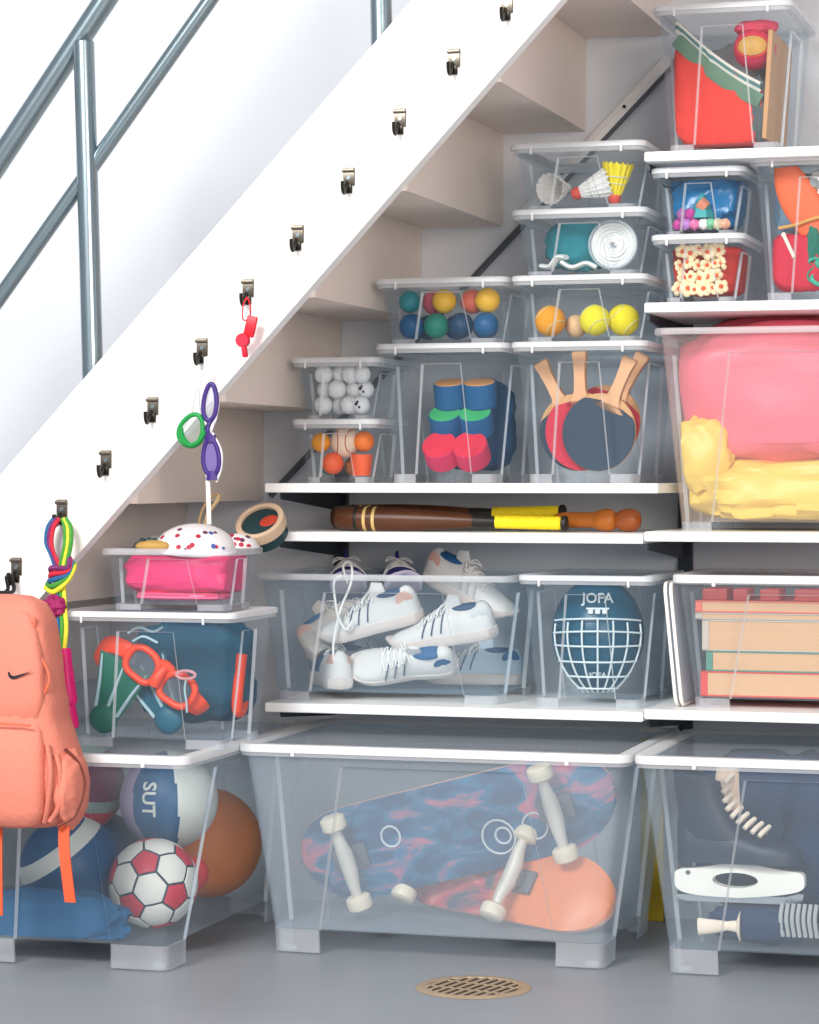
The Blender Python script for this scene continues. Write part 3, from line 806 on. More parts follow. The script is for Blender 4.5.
b = MB(); b.ball((q.x-B.xc, q.y-(B.yf+B.d/2)-B.t-B.rec*0-.0035-.006, q.z-B.z0), (.0155, .0011, .0095), 24, 8); b.build('sticker', mat('sticker_white', (250, 250, 248), .4), B.root)

# --- lids standing on edge between helmet and book boxes
for i in range(2):
    x = -1.0035+.0115*i
    t = thing('box_lid', ['loose white box lid standing on edge beside the helmet box', 'loose white box lid standing on edge against the book box'][i], 'lid', (x+.024, 5.40, .499), (0, R(-5.5), 0), 'loose lids standing on edge')
    b = MB(); b.loft([outline(.121, .185, .02, 0, .05, .05, z_) for z_ in (-.001, .001)]); o = b.build('panel', clear_plastic('lid_panel', .55), t)
    o.rotation_euler = (0, R(90), 0); o.location = (0, 0, .128)
    b = MB()
    b.loft([outline(.121+a_, .185+a_, .02+a_, 0, .05, .05, z_) for a_, z_ in ((0, -.003), (.006, -.003), (.006, .0035), (0, .0035))], loop=True)
    o = b.build('border', mat('lid_white', (240, 234, 228), .4), t); o.rotation_euler = (0, R(90), 0); o.location = (0, 0, .128)
# yellow board between the two floor boxes
b = MB(); b.box((0, 0, .20), (.05, .012, .40), .002); o = b.build('board', mat('mustard_board', (214, 178, 40), .6), smooth=False); o.location = (-1.10, 5.575, 0)
tag(o, 'mustard yellow board standing by the wall between the floor boxes', 'board')

# --- sneakers
def itp(tab, s):
    for (a, va), (b_, vb) in zip(tab, tab[1:]):
        if s <= b_:
            f = (s-a)/(b_-a); f = f*f*(3-2*f) if False else f
            return va+(vb-va)*f
    return tab[-1][1]
HW = [(0, .006), (.02, .020), (.06, .029), (.15, .0335), (.3, .033), (.45, .033), (.6, .040), (.75, .0445), (.86, .041), (.94, .030), (.98, .018), (1, .006)]
HT = [(0, .060), (.03, .088), (.10, .094), (.22, .078), (.32, .084), (.42, .090), (.52, .080), (.64, .064), (.78, .052), (.88, .046), (.95, .038), (1, .022)]
L_ = .275
def sneaker(label, loc, rot, upper, sole, accent, stripe, lace, lining, group='sneakers in the open box', cat='sneaker'):
    t = thing('sneaker', label, cat, loc, rot, group); t.scale = (.88,)*3
    def contour(z, k, toe=0):
        top = []; n = 18
        for i in range(n+1):
            s = i/n; top.append((s, itp(HW, s)+k))
        P = [Vector(((s-.5)*(L_+2*k), y, z+toe*max(0, s-.75)**2*.5)) for s, y in top]
        P += [Vector(((s-.5)*(L_+2*k), -y, z+toe*max(0, s-.75)**2*.5)) for s, y in reversed(top)]
        return P
    b = MB(); b.loft([contour(0, -.003, 1), contour(.004, .001, 1), contour(.016, .003, .6), contour(.026, .002, .4), contour(.029, -.002, .3)]); b.build('sole', sole, t)
    def surf(s, th, off=0):
        hw = itp(HW, s); ht = itp(HT, s); c, sn = math.cos(th), math.sin(th)
        pw = lambda v, e: math.copysign(abs(v)**e, v)
        p = Vector(((s-.5)*L_, pw(c, .75)*hw*(1-.25*max(sn, 0)**2*(1 if s < .6 else .4)), .026+(ht-.026)*pw(sn, .8)))
        n = Vector((0, c, sn)).normalized()
        return p+n*off
    ss = [.005, .02, .05, .09, .14, .2, .26, .32, .38, .44, .5, .57, .64, .71, .78, .84, .89, .93, .965, .99]
    b = MB(); b.loft([[surf(s, PI*k/16) for k in range(17)] for s in ss])
    b.build('upper', upper, t)
    b = MB(); b.ball((-.078, 0, .083), (.042, .0185, .008), 24, 10); b.build('lining', lining, t)
    b = MB(); pts = [(-.047, 0, .080), (-.044, 0, .098), (-.050, 0, .116)]
    b.tube(pts, [.020, .020, .014], 10, flat=(.28, 1)); b.build('tongue', upper, t)
    b = MB()
    for i, s in enumerate((.40, .46, .52, .58, .64)):
        for dd in ((.022, -.022) if i % 1 == 0 else ()):
            b.tube([surf(s+dd*(1-2*k/8), PI/2-.75+1.5*k/8, .003) for k in range(9)], .0021, 6)
    bow = [surf(.40, PI/2, .006)+Vector((dx, dy, dz)) for dx, dy, dz in ((0, 0, 0), (.006, .022, .004), (.02, .034, -.010), (.014, .018, -.002), (0, 0, .002), (.006, -.022, .004), (.02, -.034, -.010), (.014, -.018, -.002), (0, 0, .001))]
    b.tube(curve_pts(bow, 5), .0019, 6)
    b.build('laces', lace, t)
    for side in (0, 1):
        for k in range(3):
            s0 = .44+.085*k; pts = []
            for j in range(7):
                f = j/6; th = .10+.95*f; pts.append(surf(s0+.055*(1-f)-.03, th if side == 0 else PI-th, .0008))
            b = MB(); b.tube(pts, [.006]*5+[.005, .004], 8, flat=(1, .22)); b.build('stripe', stripe, t)
        b = MB(); pts = [surf(.03+.14*j/5, (.75-.2*abs(j-2.5)/2.5) if side == 0 else PI-(.75-.2*abs(j-2.5)/2.5), .0006) for j in range(6)]
        b.tube(pts, [.004, .010, .012, .012, .010, .004], 8, flat=(1, .15)); b.build('heel_patch', accent, t)
    return t
SW = mat('sneaker_white', (222, 220, 216), .6, var=.05); SG = mat('sneaker_grey', (212, 214, 214), .6); SOLEW = mat('sole_white', (222, 210, 202), .6); PEACH = mat('sneaker_peach', (226, 178, 160), .6)
SNB = mat('sneaker_navy', (40, 74, 108), .6); SBL = mat('sneaker_blue', (30, 92, 140), .6); LACEW = mat('lace_white', (246, 244, 240), .8); SIND = mat('sneaker_indigo', (52, 48, 140), .6); SGR = mat('sneaker_ice', (196, 214, 226), .6)
B = BX['shoe']; F = B.z0+B.zf+B.t
def P3(u, z, dy): p = at(B, u, 0, dy); p.z = F+z; return p
# rotation: toe along +x at first; Rz=180 turns the toe to the left
sneaker('white sneaker with peach sole, toe left, upper middle of the sneaker box', P3(-.24, .122, .070), (R(-16), R(14), R(181)), SW, SOLEW, PEACH, SNB, LACEW, SNB)
sneaker('white sneaker with a big bow, toe left, upper right of the sneaker box', P3(.46, .100, .060), (R(-14), R(9), R(178)), SW, SOLEW, SG, SNB, LACEW, SNB)
sneaker('white sneaker with navy stripes lying at the bottom middle', P3(.06, .044, .070), (R(-62), R(4), R(183)), SW, SOLEW, SBL, SNB, LACEW, SBL)
sneaker('white sneaker at the bottom left corner of the sneaker box', P3(-.74, .002, .085), (R(0), R(0), R(118)), SW, SOLEW, PEACH, SNB, LACEW, SNB)
sneaker('beige sneaker standing on its heel at the left of the sneaker box', P3(-.78, .120, .150), (R(-20), R(-34), R(22)), mat('sneaker_beige', (226, 214, 202), .6), SOLEW, PEACH, SG, LACEW, SBL)
sneaker('white sneaker with toe pointing up at the back right', P3(.56, .185, .170), (R(10), R(24), R(-14)), SW, SOLEW, PEACH, SG, LACEW, SBL)
sneaker('pale blue sneaker lying at the back right bottom', P3(.58, .002, .24), (0, 0, R(186)), SGR, SOLEW, SBL, SBL, LACEW, SNB)
sneaker('pale blue sneaker lying at the back left bottom', P3(-.40, .002, .26), (0, 0, R(4)), SGR, SOLEW, SBL, SBL, LACEW, SNB)
sneaker('indigo running shoe poking out at the left rim of the sneaker box', P3(-.62, .195, .185), (R(4), R(-12), R(-72)), SIND, mat('sole_lilac', (224, 218, 236), .6), SBL, LACEW, LACEW, SBL)
sneaker('indigo running shoe poking out near the middle of the sneaker box', P3(-.14, .195, .190), (R(-4), R(-12), R(-64)), SIND, mat('sole_lilac', (224, 218, 236), .6), SBL, LACEW, LACEW, SBL)
def lace(label, ctrl):
    b = MB(); b.tube(curve_pts([P3(*c) for c in ctrl], 8), .0027, 8); o = b.build('shoe_lace', LACEW); tag(o, label, 'shoe lace', 'loose laces in the sneaker box')
lace('long white shoe lace looping over the rim and down the front', [(-.47, .225, .07), (-.50, .262, .06), (-.42, .268, .055), (-.38, .23, .03), (-.46, .17, .012), (-.52, .10, .008), (-.50, .05, .007), (-.42, .012, .007)])
lace('white shoe lace curling down between the left sneakers', [(-.34, .15, .012), (-.40, .13, .008), (-.47, .155, .006), (-.50, .19, .006), (-.52, .228, .012), (-.46, .245, .02)])

# --- skateboards
def deck(L, W, kick, m_top, m_bot):
    """built flat: x along the board, underside faces -z."""
    def row(s, z_off):
        x = (s-.5)*L; a = abs(s-.5)*2
        w = W/2*(1 if a < .62 else math.sqrt(max(1-((a-.62)/.38)**2, .0004)))
        k = kick*max(0, (a-.64)/.36)**1.6
        return [Vector((x, w*q, .010*(abs(q)**2)+k+z_off)) for q in (-1, -.85, -.6, -.3, 0, .3, .6, .85, 1)]
    ss = [0, .004, .012, .025, .045, .07, .1, .14, .18, .25, .35, .45, .55, .65, .75, .82, .86, .9, .93, .955, .975, .988, .996, 1]
    bot = [row(s, 0) for s in ss]; top = [row(s, .010) for s in ss]
    b = MB(); n = 9
    vb = [[b.bm.verts.new(p) for p in r] for r in bot]; vt = [[b.bm.verts.new(p) for p in r] for r in top]
    for j in range(len(ss)-1):
        for i in range(n-1):
            b.face((vb[j][i], vb[j+1][i], vb[j+1][i+1], vb[j][i+1]), 1); b.face((vt[j][i], vt[j][i+1], vt[j+1][i+1], vt[j+1][i]), 0)
        for i in (0, n-1): b.face((vb[j][i], vt[j][i], vt[j+1][i], vb[j+1][i]), 2)
    for j in (0, len(ss)-1):
        for i in range(n-1): b.face((vb[j][i], vb[j][i+1], vt[j][i+1], vt[j][i]), 2)
    return b
GRIP = mat('grip_tape', (36, 36, 38), .9); PLYE = mat('maple_edge', (226, 170, 150), .6)
WH = mat('cream_wheel', (240, 226, 200), .4); TRK = mat('truck_metal', (226, 220, 206), .45, .2); TRKD = mat('truck_dark', (110, 116, 122), .4, .6)
def graphic_mat(name, a, b_, c_, scale):
    m = bpy.data.materials.new(name); m.use_nodes = True; nt = m.node_tree; bs = nt.nodes['Principled BSDF']; bs.inputs['Roughness'].default_value = .4
    tc = nt.nodes.new('ShaderNodeTexCoord'); mp = nt.nodes.new('ShaderNodeMapping'); mp.inputs['Scale'].default_value = (.55, 1, 1)
    nz = nt.nodes.new('ShaderNodeTexNoise'); nz.inputs['Scale'].default_value = scale; nz.inputs['Detail'].default_value = 5; nz.inputs['Distortion'].default_value = 1.2
    cr = nt.nodes.new('ShaderNodeValToRGB'); cr.color_ramp.elements[0].position = .42; cr.color_ramp.elements[0].color = lin(a)
    cr.color_ramp.elements[1].position = .54; cr.color_ramp.elements[1].color = lin(b_)
    e = cr.color_ramp.elements.new(.66); e.color = lin(c_)
    nt.links.new(tc.outputs['Object'], mp.inputs[0]); nt.links.new(mp.outputs[0], nz.inputs['Vector']); nt.links.new(nz.outputs['Fac'], cr.inputs[0]); nt.links.new(cr.outputs[0], bs.inputs['Base Color'])
    return m
def trucks(t, xs, W):
    for x in xs:
        tr = thing('truck', None, None, (x, 0, 0)); tr.parent = t
        b = MB(); b.box((0, 0, -.006), (.075, .05, .012), .003); b.box((0, 0, -.020), (.036, .036, .026), .008); b.build('base_plate', TRKD, tr)
        b = MB(); pts = [(0, -.09, -.043), (0, -.05, -.043), (0, -.02, -.036), (0, .02, -.036), (0, .05, -.043), (0, .09, -.043)]
        b.tube(pts, [.008, .013, .017, .017, .013, .008], 14); b.build('hanger', TRK, tr)
        for s in (-1, 1):
            b = MB(); M = Matrix.Translation((0, s*.088, -.043)) @ Matrix.Rotation(PI/2, 4, 'X')
            b.lathe([(.006, -.0155), (.020, -.0155), (.0255, -.011), (.0265, -.004), (.0265, .004), (.0255, .011), (.020, .0155), (.006, .0155)], 26, M); b.build('wheel', WH, tr)
def board(label, loc, M3, L, W, gm, xs=(-.2, .2), rings=()):
    t = thing('skateboard', label, 'skateboard', loc, (0, 0, 0), 'skateboards in the largest box')
    t.rotation_euler = M3.to_euler()
    deck(L, W, .035, GRIP, gm).build('deck', [GRIP, gm, PLYE], t)
    for i, (x, y, r) in enumerate(rings):
        b = MB(); b.tube([(x+r*math.cos(k*PI/10), y+r*1.1*math.sin(k*PI/10), .010*((y+r*1.1*math.sin(k*PI/10))/(W/2))**2-.0006) for k in range(20)], .0024, 6, closed=True); b.build('graphic_ring', mat('graphic_white', (214, 222, 226), .5), t)
    trucks(t, xs, W)
    return t
B = BX['mid']; F = B.z0+B.zf+B.t
def frame(xa, na):
    """rotation whose x axis runs along xa and whose -z (the underside) faces na."""
    x = Vector(xa).normalized(); z = (-Vector(na)); z = (z-x*z.dot(x)).normalized(); y = z.cross(x)
    return Matrix((x, y, z)).transposed()
g1 = graphic_mat('deck_graphic_blue', (4, 66, 110), (20, 110, 150), (206, 112, 130), 16)
g2 = graphic_mat('deck_graphic_orange', (70, 84, 100), (200, 84, 92), (226, 150, 140), 14)
nt = g2.node_tree; bs = nt.nodes['Principled BSDF']; cr = [n for n in nt.nodes if n.type == 'VALTORGB'][0]; tc = [n for n in nt.nodes if n.type == 'TEX_COORD'][0]
sx = nt.nodes.new('ShaderNodeSeparateXYZ'); nt.links.new(tc.outputs['Object'], sx.inputs[0])
c2 = nt.nodes.new('ShaderNodeValToRGB'); c2.color_ramp.elements[0].position = .0; c2.color_ramp.elements[1].position = .03
ma = nt.nodes.new('ShaderNodeMath'); ma.operation = 'ADD'; ma.inputs[1].default_value = .02; nt.links.new(sx.outputs[0], ma.inputs[0]); nt.links.new(ma.outputs[0], c2.inputs[0])
mx = nt.nodes.new('ShaderNodeMix'); mx.data_type = 'RGBA'; mx.inputs[7].default_value = lin((242, 136, 74)); nt.links.new(c2.outputs[0], mx.inputs[0]); nt.links.new(cr.outputs[0], mx.inputs[6]); nt.links.new(mx.outputs[2], bs.inputs['Base Color'])
p = at(B, -.16, 0, .150); p.z = F+.186
board('skateboard with blue and pink graphics, underside facing front', p, frame((1, .02, .27), (.05, -1, -.22)), .69, .205, g1, (-.225, .225), rings=[(.09, .035, .034), (.17, .03, .026), (.10, .034, .016), (-.13, -.02, .02)])
p = at(B, .30, 0, .185); p.z = F+.082
board('skateboard with orange underside leaning at the bottom right', p, frame((1, -.02, .03), (-.02, -.52, .85)) if False else frame((1, -.46, -.05), (-.25, -.80, .55)), .52, .165, g2, (-.19, .05))

# --- skates
BOOT = mat('skate_leather', (12, 34, 58), .45); HOLD = mat('holder_white', (248, 244, 234), .35); BLADE = mat('blade_steel', (190, 196, 200), .25, .9); SLACE = mat('skate_lace', (244, 226, 206), .7); TONG = mat('tongue_tan', (230, 200, 176), .7)
def skate(label, loc, rot):
    t = thing('ice_skate', label, 'ice skate', loc, rot, 'ice skates in the floor box')
    def foot(s, k):
        hw = itp(HW, s)*1.0; ht = .088+itp([(0, .085), (.12, .09), (.3, .088), (.45, .07), (.7, .052), (.9, .046), (1, .028)], s)
        th = PI*k/16; c, sn = math.cos(th), math.sin(th)
        return Vector(((s-.5)*.275, math.copysign(abs(c)**.7, c)*hw, .088+(ht-.088)*max(sn, 0)**.75))
    b = MB(); b.loft([[foot(s, k) for k in range(17)] for s in (.004, .02, .06, .12, .2, .3, .4, .5, .6, .7, .8, .88, .94, .98, .998)])
    rings = []
    for j in range(11):
        f = j/10; z = .14+.135*f; cx = -.078+.03*(1-f)**2*1.0-.012*f; rx = .062-.008*f+.012*(1-f)**2; ry = .036+.004*f
        rings.append([Vector((cx+rx*math.cos(2*PI*k/24), ry*math.sin(2*PI*k/24), z-.012*f*math.cos(2*PI*k/24))) for k in range(24)])
    b.loft(rings); b.build('boot', BOOT, t)
    b = MB(); b.tube([(-.018, 0, .20), (-.026, 0, .25), (-.022, 0, .300)], [.022, .028, .024], 12, flat=(.35, 1)); b.build('tongue', TONG, t)
    ctrl = [(-.014, .272), (-.018, .252), (-.016, .232), (-.010, .214), (-.000, .199), (.013, .186), (.028, .175), (.044, .166), (.060, .159)]
    for i, (x, z) in enumerate(ctrl):
        b = MB(); s = .024
        b.tube([(x-.010, -s-.006, z-.010), (x-.002, -s*.8, z+.000), (x+.006, 0, z+.007), (x-.002, s*.8, z), (x-.010, s+.006, z-.010)], .0056, 8); b.build('lace', SLACE, t)
    # holder with an oval hole
    N = 64; out = []; inn = []
    for k in range(N):
        a = 2*PI*k/N; c, sn = math.cos(a), math.sin(a)
        x = .143*math.copysign(abs(c)**.55, c)
        zt = .034*abs(sn)**.38 if sn > 0 else -.040*abs(sn)**.45
        if sn > 0: zt += .006*math.cos(x*30)-.004
        if sn < 0: zt *= (1-.30*max(0, x/.143))*(1-.05*max(0, -x/.143))
        out.append((x, zt)); inn.append((-.008+.050*c, -.002+.0165*sn))
    b = MB()
    rg = [[Vector((x, y, z+.052)) for x, z in pl] for pl, y in ((inn, -.014), (out, -.012), (out, .012), (inn, .014))]
    b.loft(rg, loop=True); b.build('blade_holder', HOLD, t, auto=50)
    b = MB(); b.prism([(-.14, .014), (-.145, .006), (-.12, 0), (.10, 0), (.135, .008), (.140, .022), (.13, .024), (.10, .016)], .004); b.build('blade', BLADE, t, smooth=False)
    b = MB(); b.cyl((-.112, -.0125, .064), (-.112, -.0150, .064), .005, seg=12); b.build('rivet', TRKD, t)
    return t
B = BX['right']; F = B.z0+B.zf+B.t
p = at(B, -.655, 0, .060); p.z = F+.082
skate('black ice skate with a white blade holder, toe to the right', p, (0, R(-1), R(-3)))
sk1 = [o for o in bpy.data.objects if o.name.startswith("ice_skate")][0]; sk1.scale = (.90,)*3
sk2 = dup(sk1, at(B, .30, 0, .40)+Vector((0, 0, .005)), (0, 0, R(176)), "second black ice skate standing at the back behind navy clothing")
def cl2(label, u, z, dy, r, col, seed, nm='jersey'):
    b = MB(); b.ball((0, 0, 0), r, 44, 26, lumpy(.16, 1.9, seed), e=.7)
    o = b.build(nm, mat('navy_cloth_%d' % col[2], col, .8, bump=.2, bscale=12)); p = at(B, u, 0, dy); p.z = F+z; o.location = p; bpy.context.view_layer.update(); keep_inside(o, B)
    tag(o, label, 'clothing')
cl2('bundle of navy blue clothing filling the right of the skate box', .30, .178, .205, (.250, .100, .160), (16, 48, 84), 3)
cl2('navy blue clothing bunched behind the nearest ice skate', -.52, .190, .27, (.16, .09, .165), (16, 48, 84), 8)
cl2('dark blue cloth under the white blade holder', -.52, .042, .075, (.10, .050, .036), (22, 60, 84), 5, 'cloth')
b = MB()
for k in range(7):
    b.tube(curve_pts([(-.030+.011*k, -.002, .030), (-.033+.011*k, -.006, 0), (-.029+.011*k, -.002, -.034)], 5), .0042, 8)
o = b.build('ribbed_cuff', mat('ribbed_grey', (172, 176, 174), .7)); p = at(B, -.285, 0, .032); p.z = F+.060; o.location = p; tag(o, 'grey ribbed cuff hanging below the white blade holder', 'cuff')
b = MB(); b.tube([(-.045, 0, 0), (-.01, 0, .002), (.012, 0, .004), (.030, 0, .004), (.036, 0, .004), (.038, 0, .004)], [.017, .013, .009, .012, .028, .030], 18, flat=(1, .55)); o = b.build('wheel_stopper', SLACE); p = at(B, -.735, 0, .028); p.z = F+.033; o.location = p
o.location.z = F+.037
tag(o, 'cream spool shaped stopper at the bottom left of the skate box', 'stopper')

# --- footballs
def soccer(name, label, loc, r, rot, white, red, seam):
    phi = (1+5**.5)/2; V = []
    import itertools
    for (a, b_, c_) in ((0, 1, 3*phi), (1, 2+phi, 2*phi), (phi, 2, 2*phi+1)):
        for s in itertools.product((-1, 1), repeat=3):
            q = (a*s[0], b_*s[1], c_*s[2])
            for k in range(3):
                w = (q[k % 3], q[(k+1) % 3], q[(k+2) % 3])
                if w not in V and not any((Vector(w)-Vector(x)).length < 1e-6 for x in V): V.append(w)
    bm = bmesh.new(); [bm.verts.new(v) for v in V]; bmesh.ops.convex_hull(bm, input=bm.verts); bmesh.ops.dissolve_limit(bm, angle_limit=.01, verts=bm.verts, edges=bm.edges)
    b = MB()
    for f in bm.faces:
        pts = [v.co.copy() for v in f.verts]; c = sum(pts, Vector())/len(pts); mi = 1 if len(pts) == 5 else 0
        m = len(pts); rows = []
        for kk, (sc_, rad) in enumerate(((.05, 1.008), (.5, 1.008), (.8, 1.006), (.90, 1.002), (.93, .985))):
            row = []
            for i in range(m):
                for j in range(4):
                    q = pts[i].lerp(pts[(i+1) % m], j/4); row.append((c+(q-c)*sc_).normalized()*r*rad)
            rows.append(row)
        b.loft(rows, cap0=True, cap1=False, mi=mi)
    bm.free()
    b.ball((0, 0, 0), r*.993, 32, 20, mi=2)
    o = b.build(name, [white, red, seam]); o.location = loc; o.rotation_euler = rot
    return tag(o, label, 'ball')
B = BX['left']; F = B.z0+B.zf+B.t
FW = mat('football_white', (240, 238, 228), .45); FR = mat('football_red', (214, 54, 76), .45); FS = mat('football_seam', (30, 60, 78), .6)
p = at(B, .575, 0, .165); p.z = F+.0925
soccer('football', 'white and red football with dark seams at the box corner', p, .090, (R(20), R(-12), R(18)), FW, FR, FS)
BB = mat('ball_blue', (2, 86, 134), .45, var=.1); BW = mat('ball_white', (226, 230, 222), .45); BLV = mat('ball_lavender', (176, 160, 190), .45)
def banded(name, label, loc, r, rot, mats, fn):
    b = MB(); b.ball((0, 0, 0), r, 128, 84, mif=None)
    for f in b.bm.faces:
        c = f.calc_center_median().normalized(); f.material_index = fn(c)
    o = b.build(name, mats); o.location = loc; o.rotation_euler = rot
    return tag(o, label, 'ball')
p = at(B, -.345, 0, .20); p.z = F+.112
banded('volleyball', 'blue volleyball with a broad white band, bottom middle of the ball box', p, .105, (R(18), R(-32), 0), [BB, BW, FR], lambda c: 1 if .32 < c.z < .62 else 0)
p = at(B, .46, 0, .31); p.z = F+.243
o = banded('volleyball', 'blue and lavender ball with white lettering above the football', p, .102, (0, 0, R(4)), [BB, BLV, BW], lambda c: 0 if abs(math.atan2(c.x+.08*c.z, -c.y)) < .50 else (1 if c.x < 0 else 2))
def onball(v):
    x, z = v.y*1.0, -v.x*1.0     # lettering runs down the ball
    x += -.012; z += .012
    return Vector((x, -math.sqrt(max(.1035**2-x*x-z*z, 0))-v.z, z))
lettering('lettering', 'SUT', .040, .0016, BW, o, onball)
p = at(B, -.56, 0, .34); p.z = F+.290
banded('volleyball', 'grey ball with purple and red panels behind the backpack straps', p, .10, (R(10), R(20), 0), [mat('ball_greygreen', (150, 176, 170), .45), mat('ball_purple', (120, 60, 90), .45), FR], lambda c: 1 if c.x > .35 and c.z > .1 else (2 if c.x > .2 and c.z < -.15 and c.z > -.6 else 0))
p = at(B, .45, 0, .54); p.z = F+.122
ball_thing('basketball', 'orange basketball deep inside the ball box', 'ball', p, .118, mat('basketball_orange', (226, 124, 40), .6, bump=.2, bscale=200))
p = at(B, -.48, 0, .40); p.z = F+.102
ball_thing('rubber_ball', 'dark blue rubber ball deep inside the ball box', 'ball', p, .100, mat('deep_blue_rubber', (12, 76, 120), .6))
p = at(B, .80, 0, .255); p.z = F+.10
ball_thing('play_ball', 'small red ball behind the red and white football', 'ball', p, .035, RED)
bpy.data.objects[-1] if False else None

b = MB(); b.ball((0, 0, 0), (.185, .036, .052), 46, 24, lumpy(.18, 2.2, 51), e=.7); o = b.build('jersey', mat('royal_blue_cloth', (2, 86, 130), .8, bump=.2, bscale=14))
p = at(B, -.30, 0, .030); p.z = F+.040; o.location = p; bpy.context.view_layer.update(); keep_inside(o, B); tag(o, 'royal blue jersey along the bottom front of the ball box', 'clothing')
# --- swim gear
B = BX['left2']; F = B.z0+B.zf+B.t
MOR = mat('mask_orange', (244, 72, 34), .4); LENS = clear_plastic('lens_glass', .30, rgb=(140, 150, 160)); FINC = mat('fin_green', (10, 112, 92), .5); FINT = mat('fin_teal', (16, 96, 120), .5); RIBW = mat('fin_rib', (176, 206, 214), .5); TOW = mat('towel_blue', (16, 78, 102), .9, bump=.3)
p = at(B, .06, 0, .036); p.z = F+.118
t = thing('dive_mask', 'bright orange dive mask with two lenses behind the box front', 'dive mask', p, (R(-6), R(33), 0)); t.scale = (1.32,)*3
def lensring(sx):
    P = []
    for k in range(28):
        a = 2*PI*k/28; c, s = math.cos(a), math.sin(a)
        P.append(Vector((sx*(.034+.027*math.copysign(abs(c)**.75, c)), -.004-.006*math.cos(a)*0, .0225*math.copysign(abs(s)**.75, s)+(-.004 if c < 0 else 0)*abs(c))))
    return P
for sx in (-1, 1):
    b = MB(); b.tube(lensring(sx), .0056, 10, closed=True); b.build('lens_frame', MOR, t)
    b = MB(); pl = [(q.x, q.z) for q in lensring(sx)]; b.prism(pl, .003, Matrix.Translation((0, -.003, 0))); b.build('lens', LENS, t, smooth=False)
b = MB(); b.tube([(-.010, -.003, .018), (0, -.008, .021), (.010, -.003, .018)], .007, 10); b.tube([(0, -.006, .020), (0, -.014, 0), (0, -.010, -.014)], [.006, .009, .010], 10); b.build('nose_bridge', MOR, t)
b = MB(); pts = curve_pts([(-.060, .002, .002), (-.082, .006, .0), (-.104, .012, -.012), (-.106, .03, -.045), (-.085, .05, -.03)], 8)
b.tube(pts, .013, 10, flat=(1, .22)); b.build('strap', MOR, t)
b = MB(); pts = curve_pts([(.060, .002, .002), (.075, .012, -.004), (.074, .035, -.012), (.04, .06, -.02)], 8); b.tube(pts, .012, 10, flat=(1, .22)); b.build('strap', MOR, t)
def fin(label, u, z, dy, rot, m):
    t = thing('swim_fin', label, 'swim fin', at(B, u, 0, dy)+Vector((0, 0, z)), rot, 'swim fins')
    b = MB(); rings = []
    for j in range(10):
        f = j/9; w_ = .030+.030*f; rings.append([Vector((w_*math.cos(2*PI*k/18), .0045*math.sin(2*PI*k/18)*(1-.5*f), -.05+.115*f)) for k in range(18)])
    b.loft(rings); b.ball((0, -.004, -.062), (.031, .016, .03), 20, 12); b.build('blade', m, t)
    for x in (-.5, 0, .5):
        b = MB(); b.tube([(x*.05, -.0048, -.045), (x*.075, -.0044, .01), (x*.105, -.0030, .060)], [.004, .0035, .002], 8); b.build('rib', RIBW, t)
fin('green swim fin with pale ribs at the bottom left of the swim box', -.62, .055, .040, (R(5), R(24), R(0)), FINC)
fin('teal swim fin with pale ribs below the orange mask', -.10, .066, .064, (R(4), R(-28), R(0)), FINT)
b = MB(); b.ball((0, 0, 0), (.125, .060, .100), 50, 30, lumpy(.14, 2, 3), e=.65); o = b.build('towel', TOW); p = at(B, .20, 0, .175); p.z = F+.122; o.location = p; bpy.context.view_layer.update(); keep_inside(o, B); tag(o, 'dark blue towel filling the back of the swim gear box', 'towel')
t = thing('snorkel', 'orange snorkel standing at the right side of the swim gear box', 'snorkel', at(B, .90, 0, .14)+Vector((0, 0, .03)), (0, R(2), 0))
b = MB(); b.tube(curve_pts([(0, .03, .035), (0, .02, .015), (0, 0, .012), (0, -.008, .03), (.002, -.006, .08), (.004, .0, .13)], 6), .0115, 14); b.build('tube', MOR, t)
b = MB(); b.ball((0, .034, .040), (.016, .010, .012), 16, 10); b.build('mouthpiece', mat('mouthpiece_red', (214, 60, 48), .5), t)
t = thing('wrist_cord', 'pale pink ring with hanging cord right of the orange mask', 'cord', at(B, .48, 0, .012)+Vector((0, 0, .125)))
b = MB(); b.tube([(.020*math.cos(k*PI/12), 0, .008*math.sin(k*PI/12)) for k in range(24)], .0032, 8, closed=True); b.build('ring', mat('dusty_pink', (206, 146, 150), .5), t)
b = MB(); b.tube(curve_pts([(0, 0, -.008), (-.003, .001, -.03), (.001, 0, -.055), (.002, .0, -.075)], 5), .0022, 8); b.build('tail', RIBW, t)
b = MB(); b.tube(curve_pts([(-.045, 0, .0), (-.02, -.003, .012), (.01, -.003, .004), (.03, 0, .014)], 6), .0026, 8); b.tube(curve_pts([(-.035, .002, -.016), (-.01, -.003, -.006), (.02, -.002, -.018)], 6), .0026, 8)
o = b.build('cord', RIBW); p = at(B, -.04, .84, .028); o.location = p; tag(o, 'pale cord coiled above the orange dive mask', 'cord')

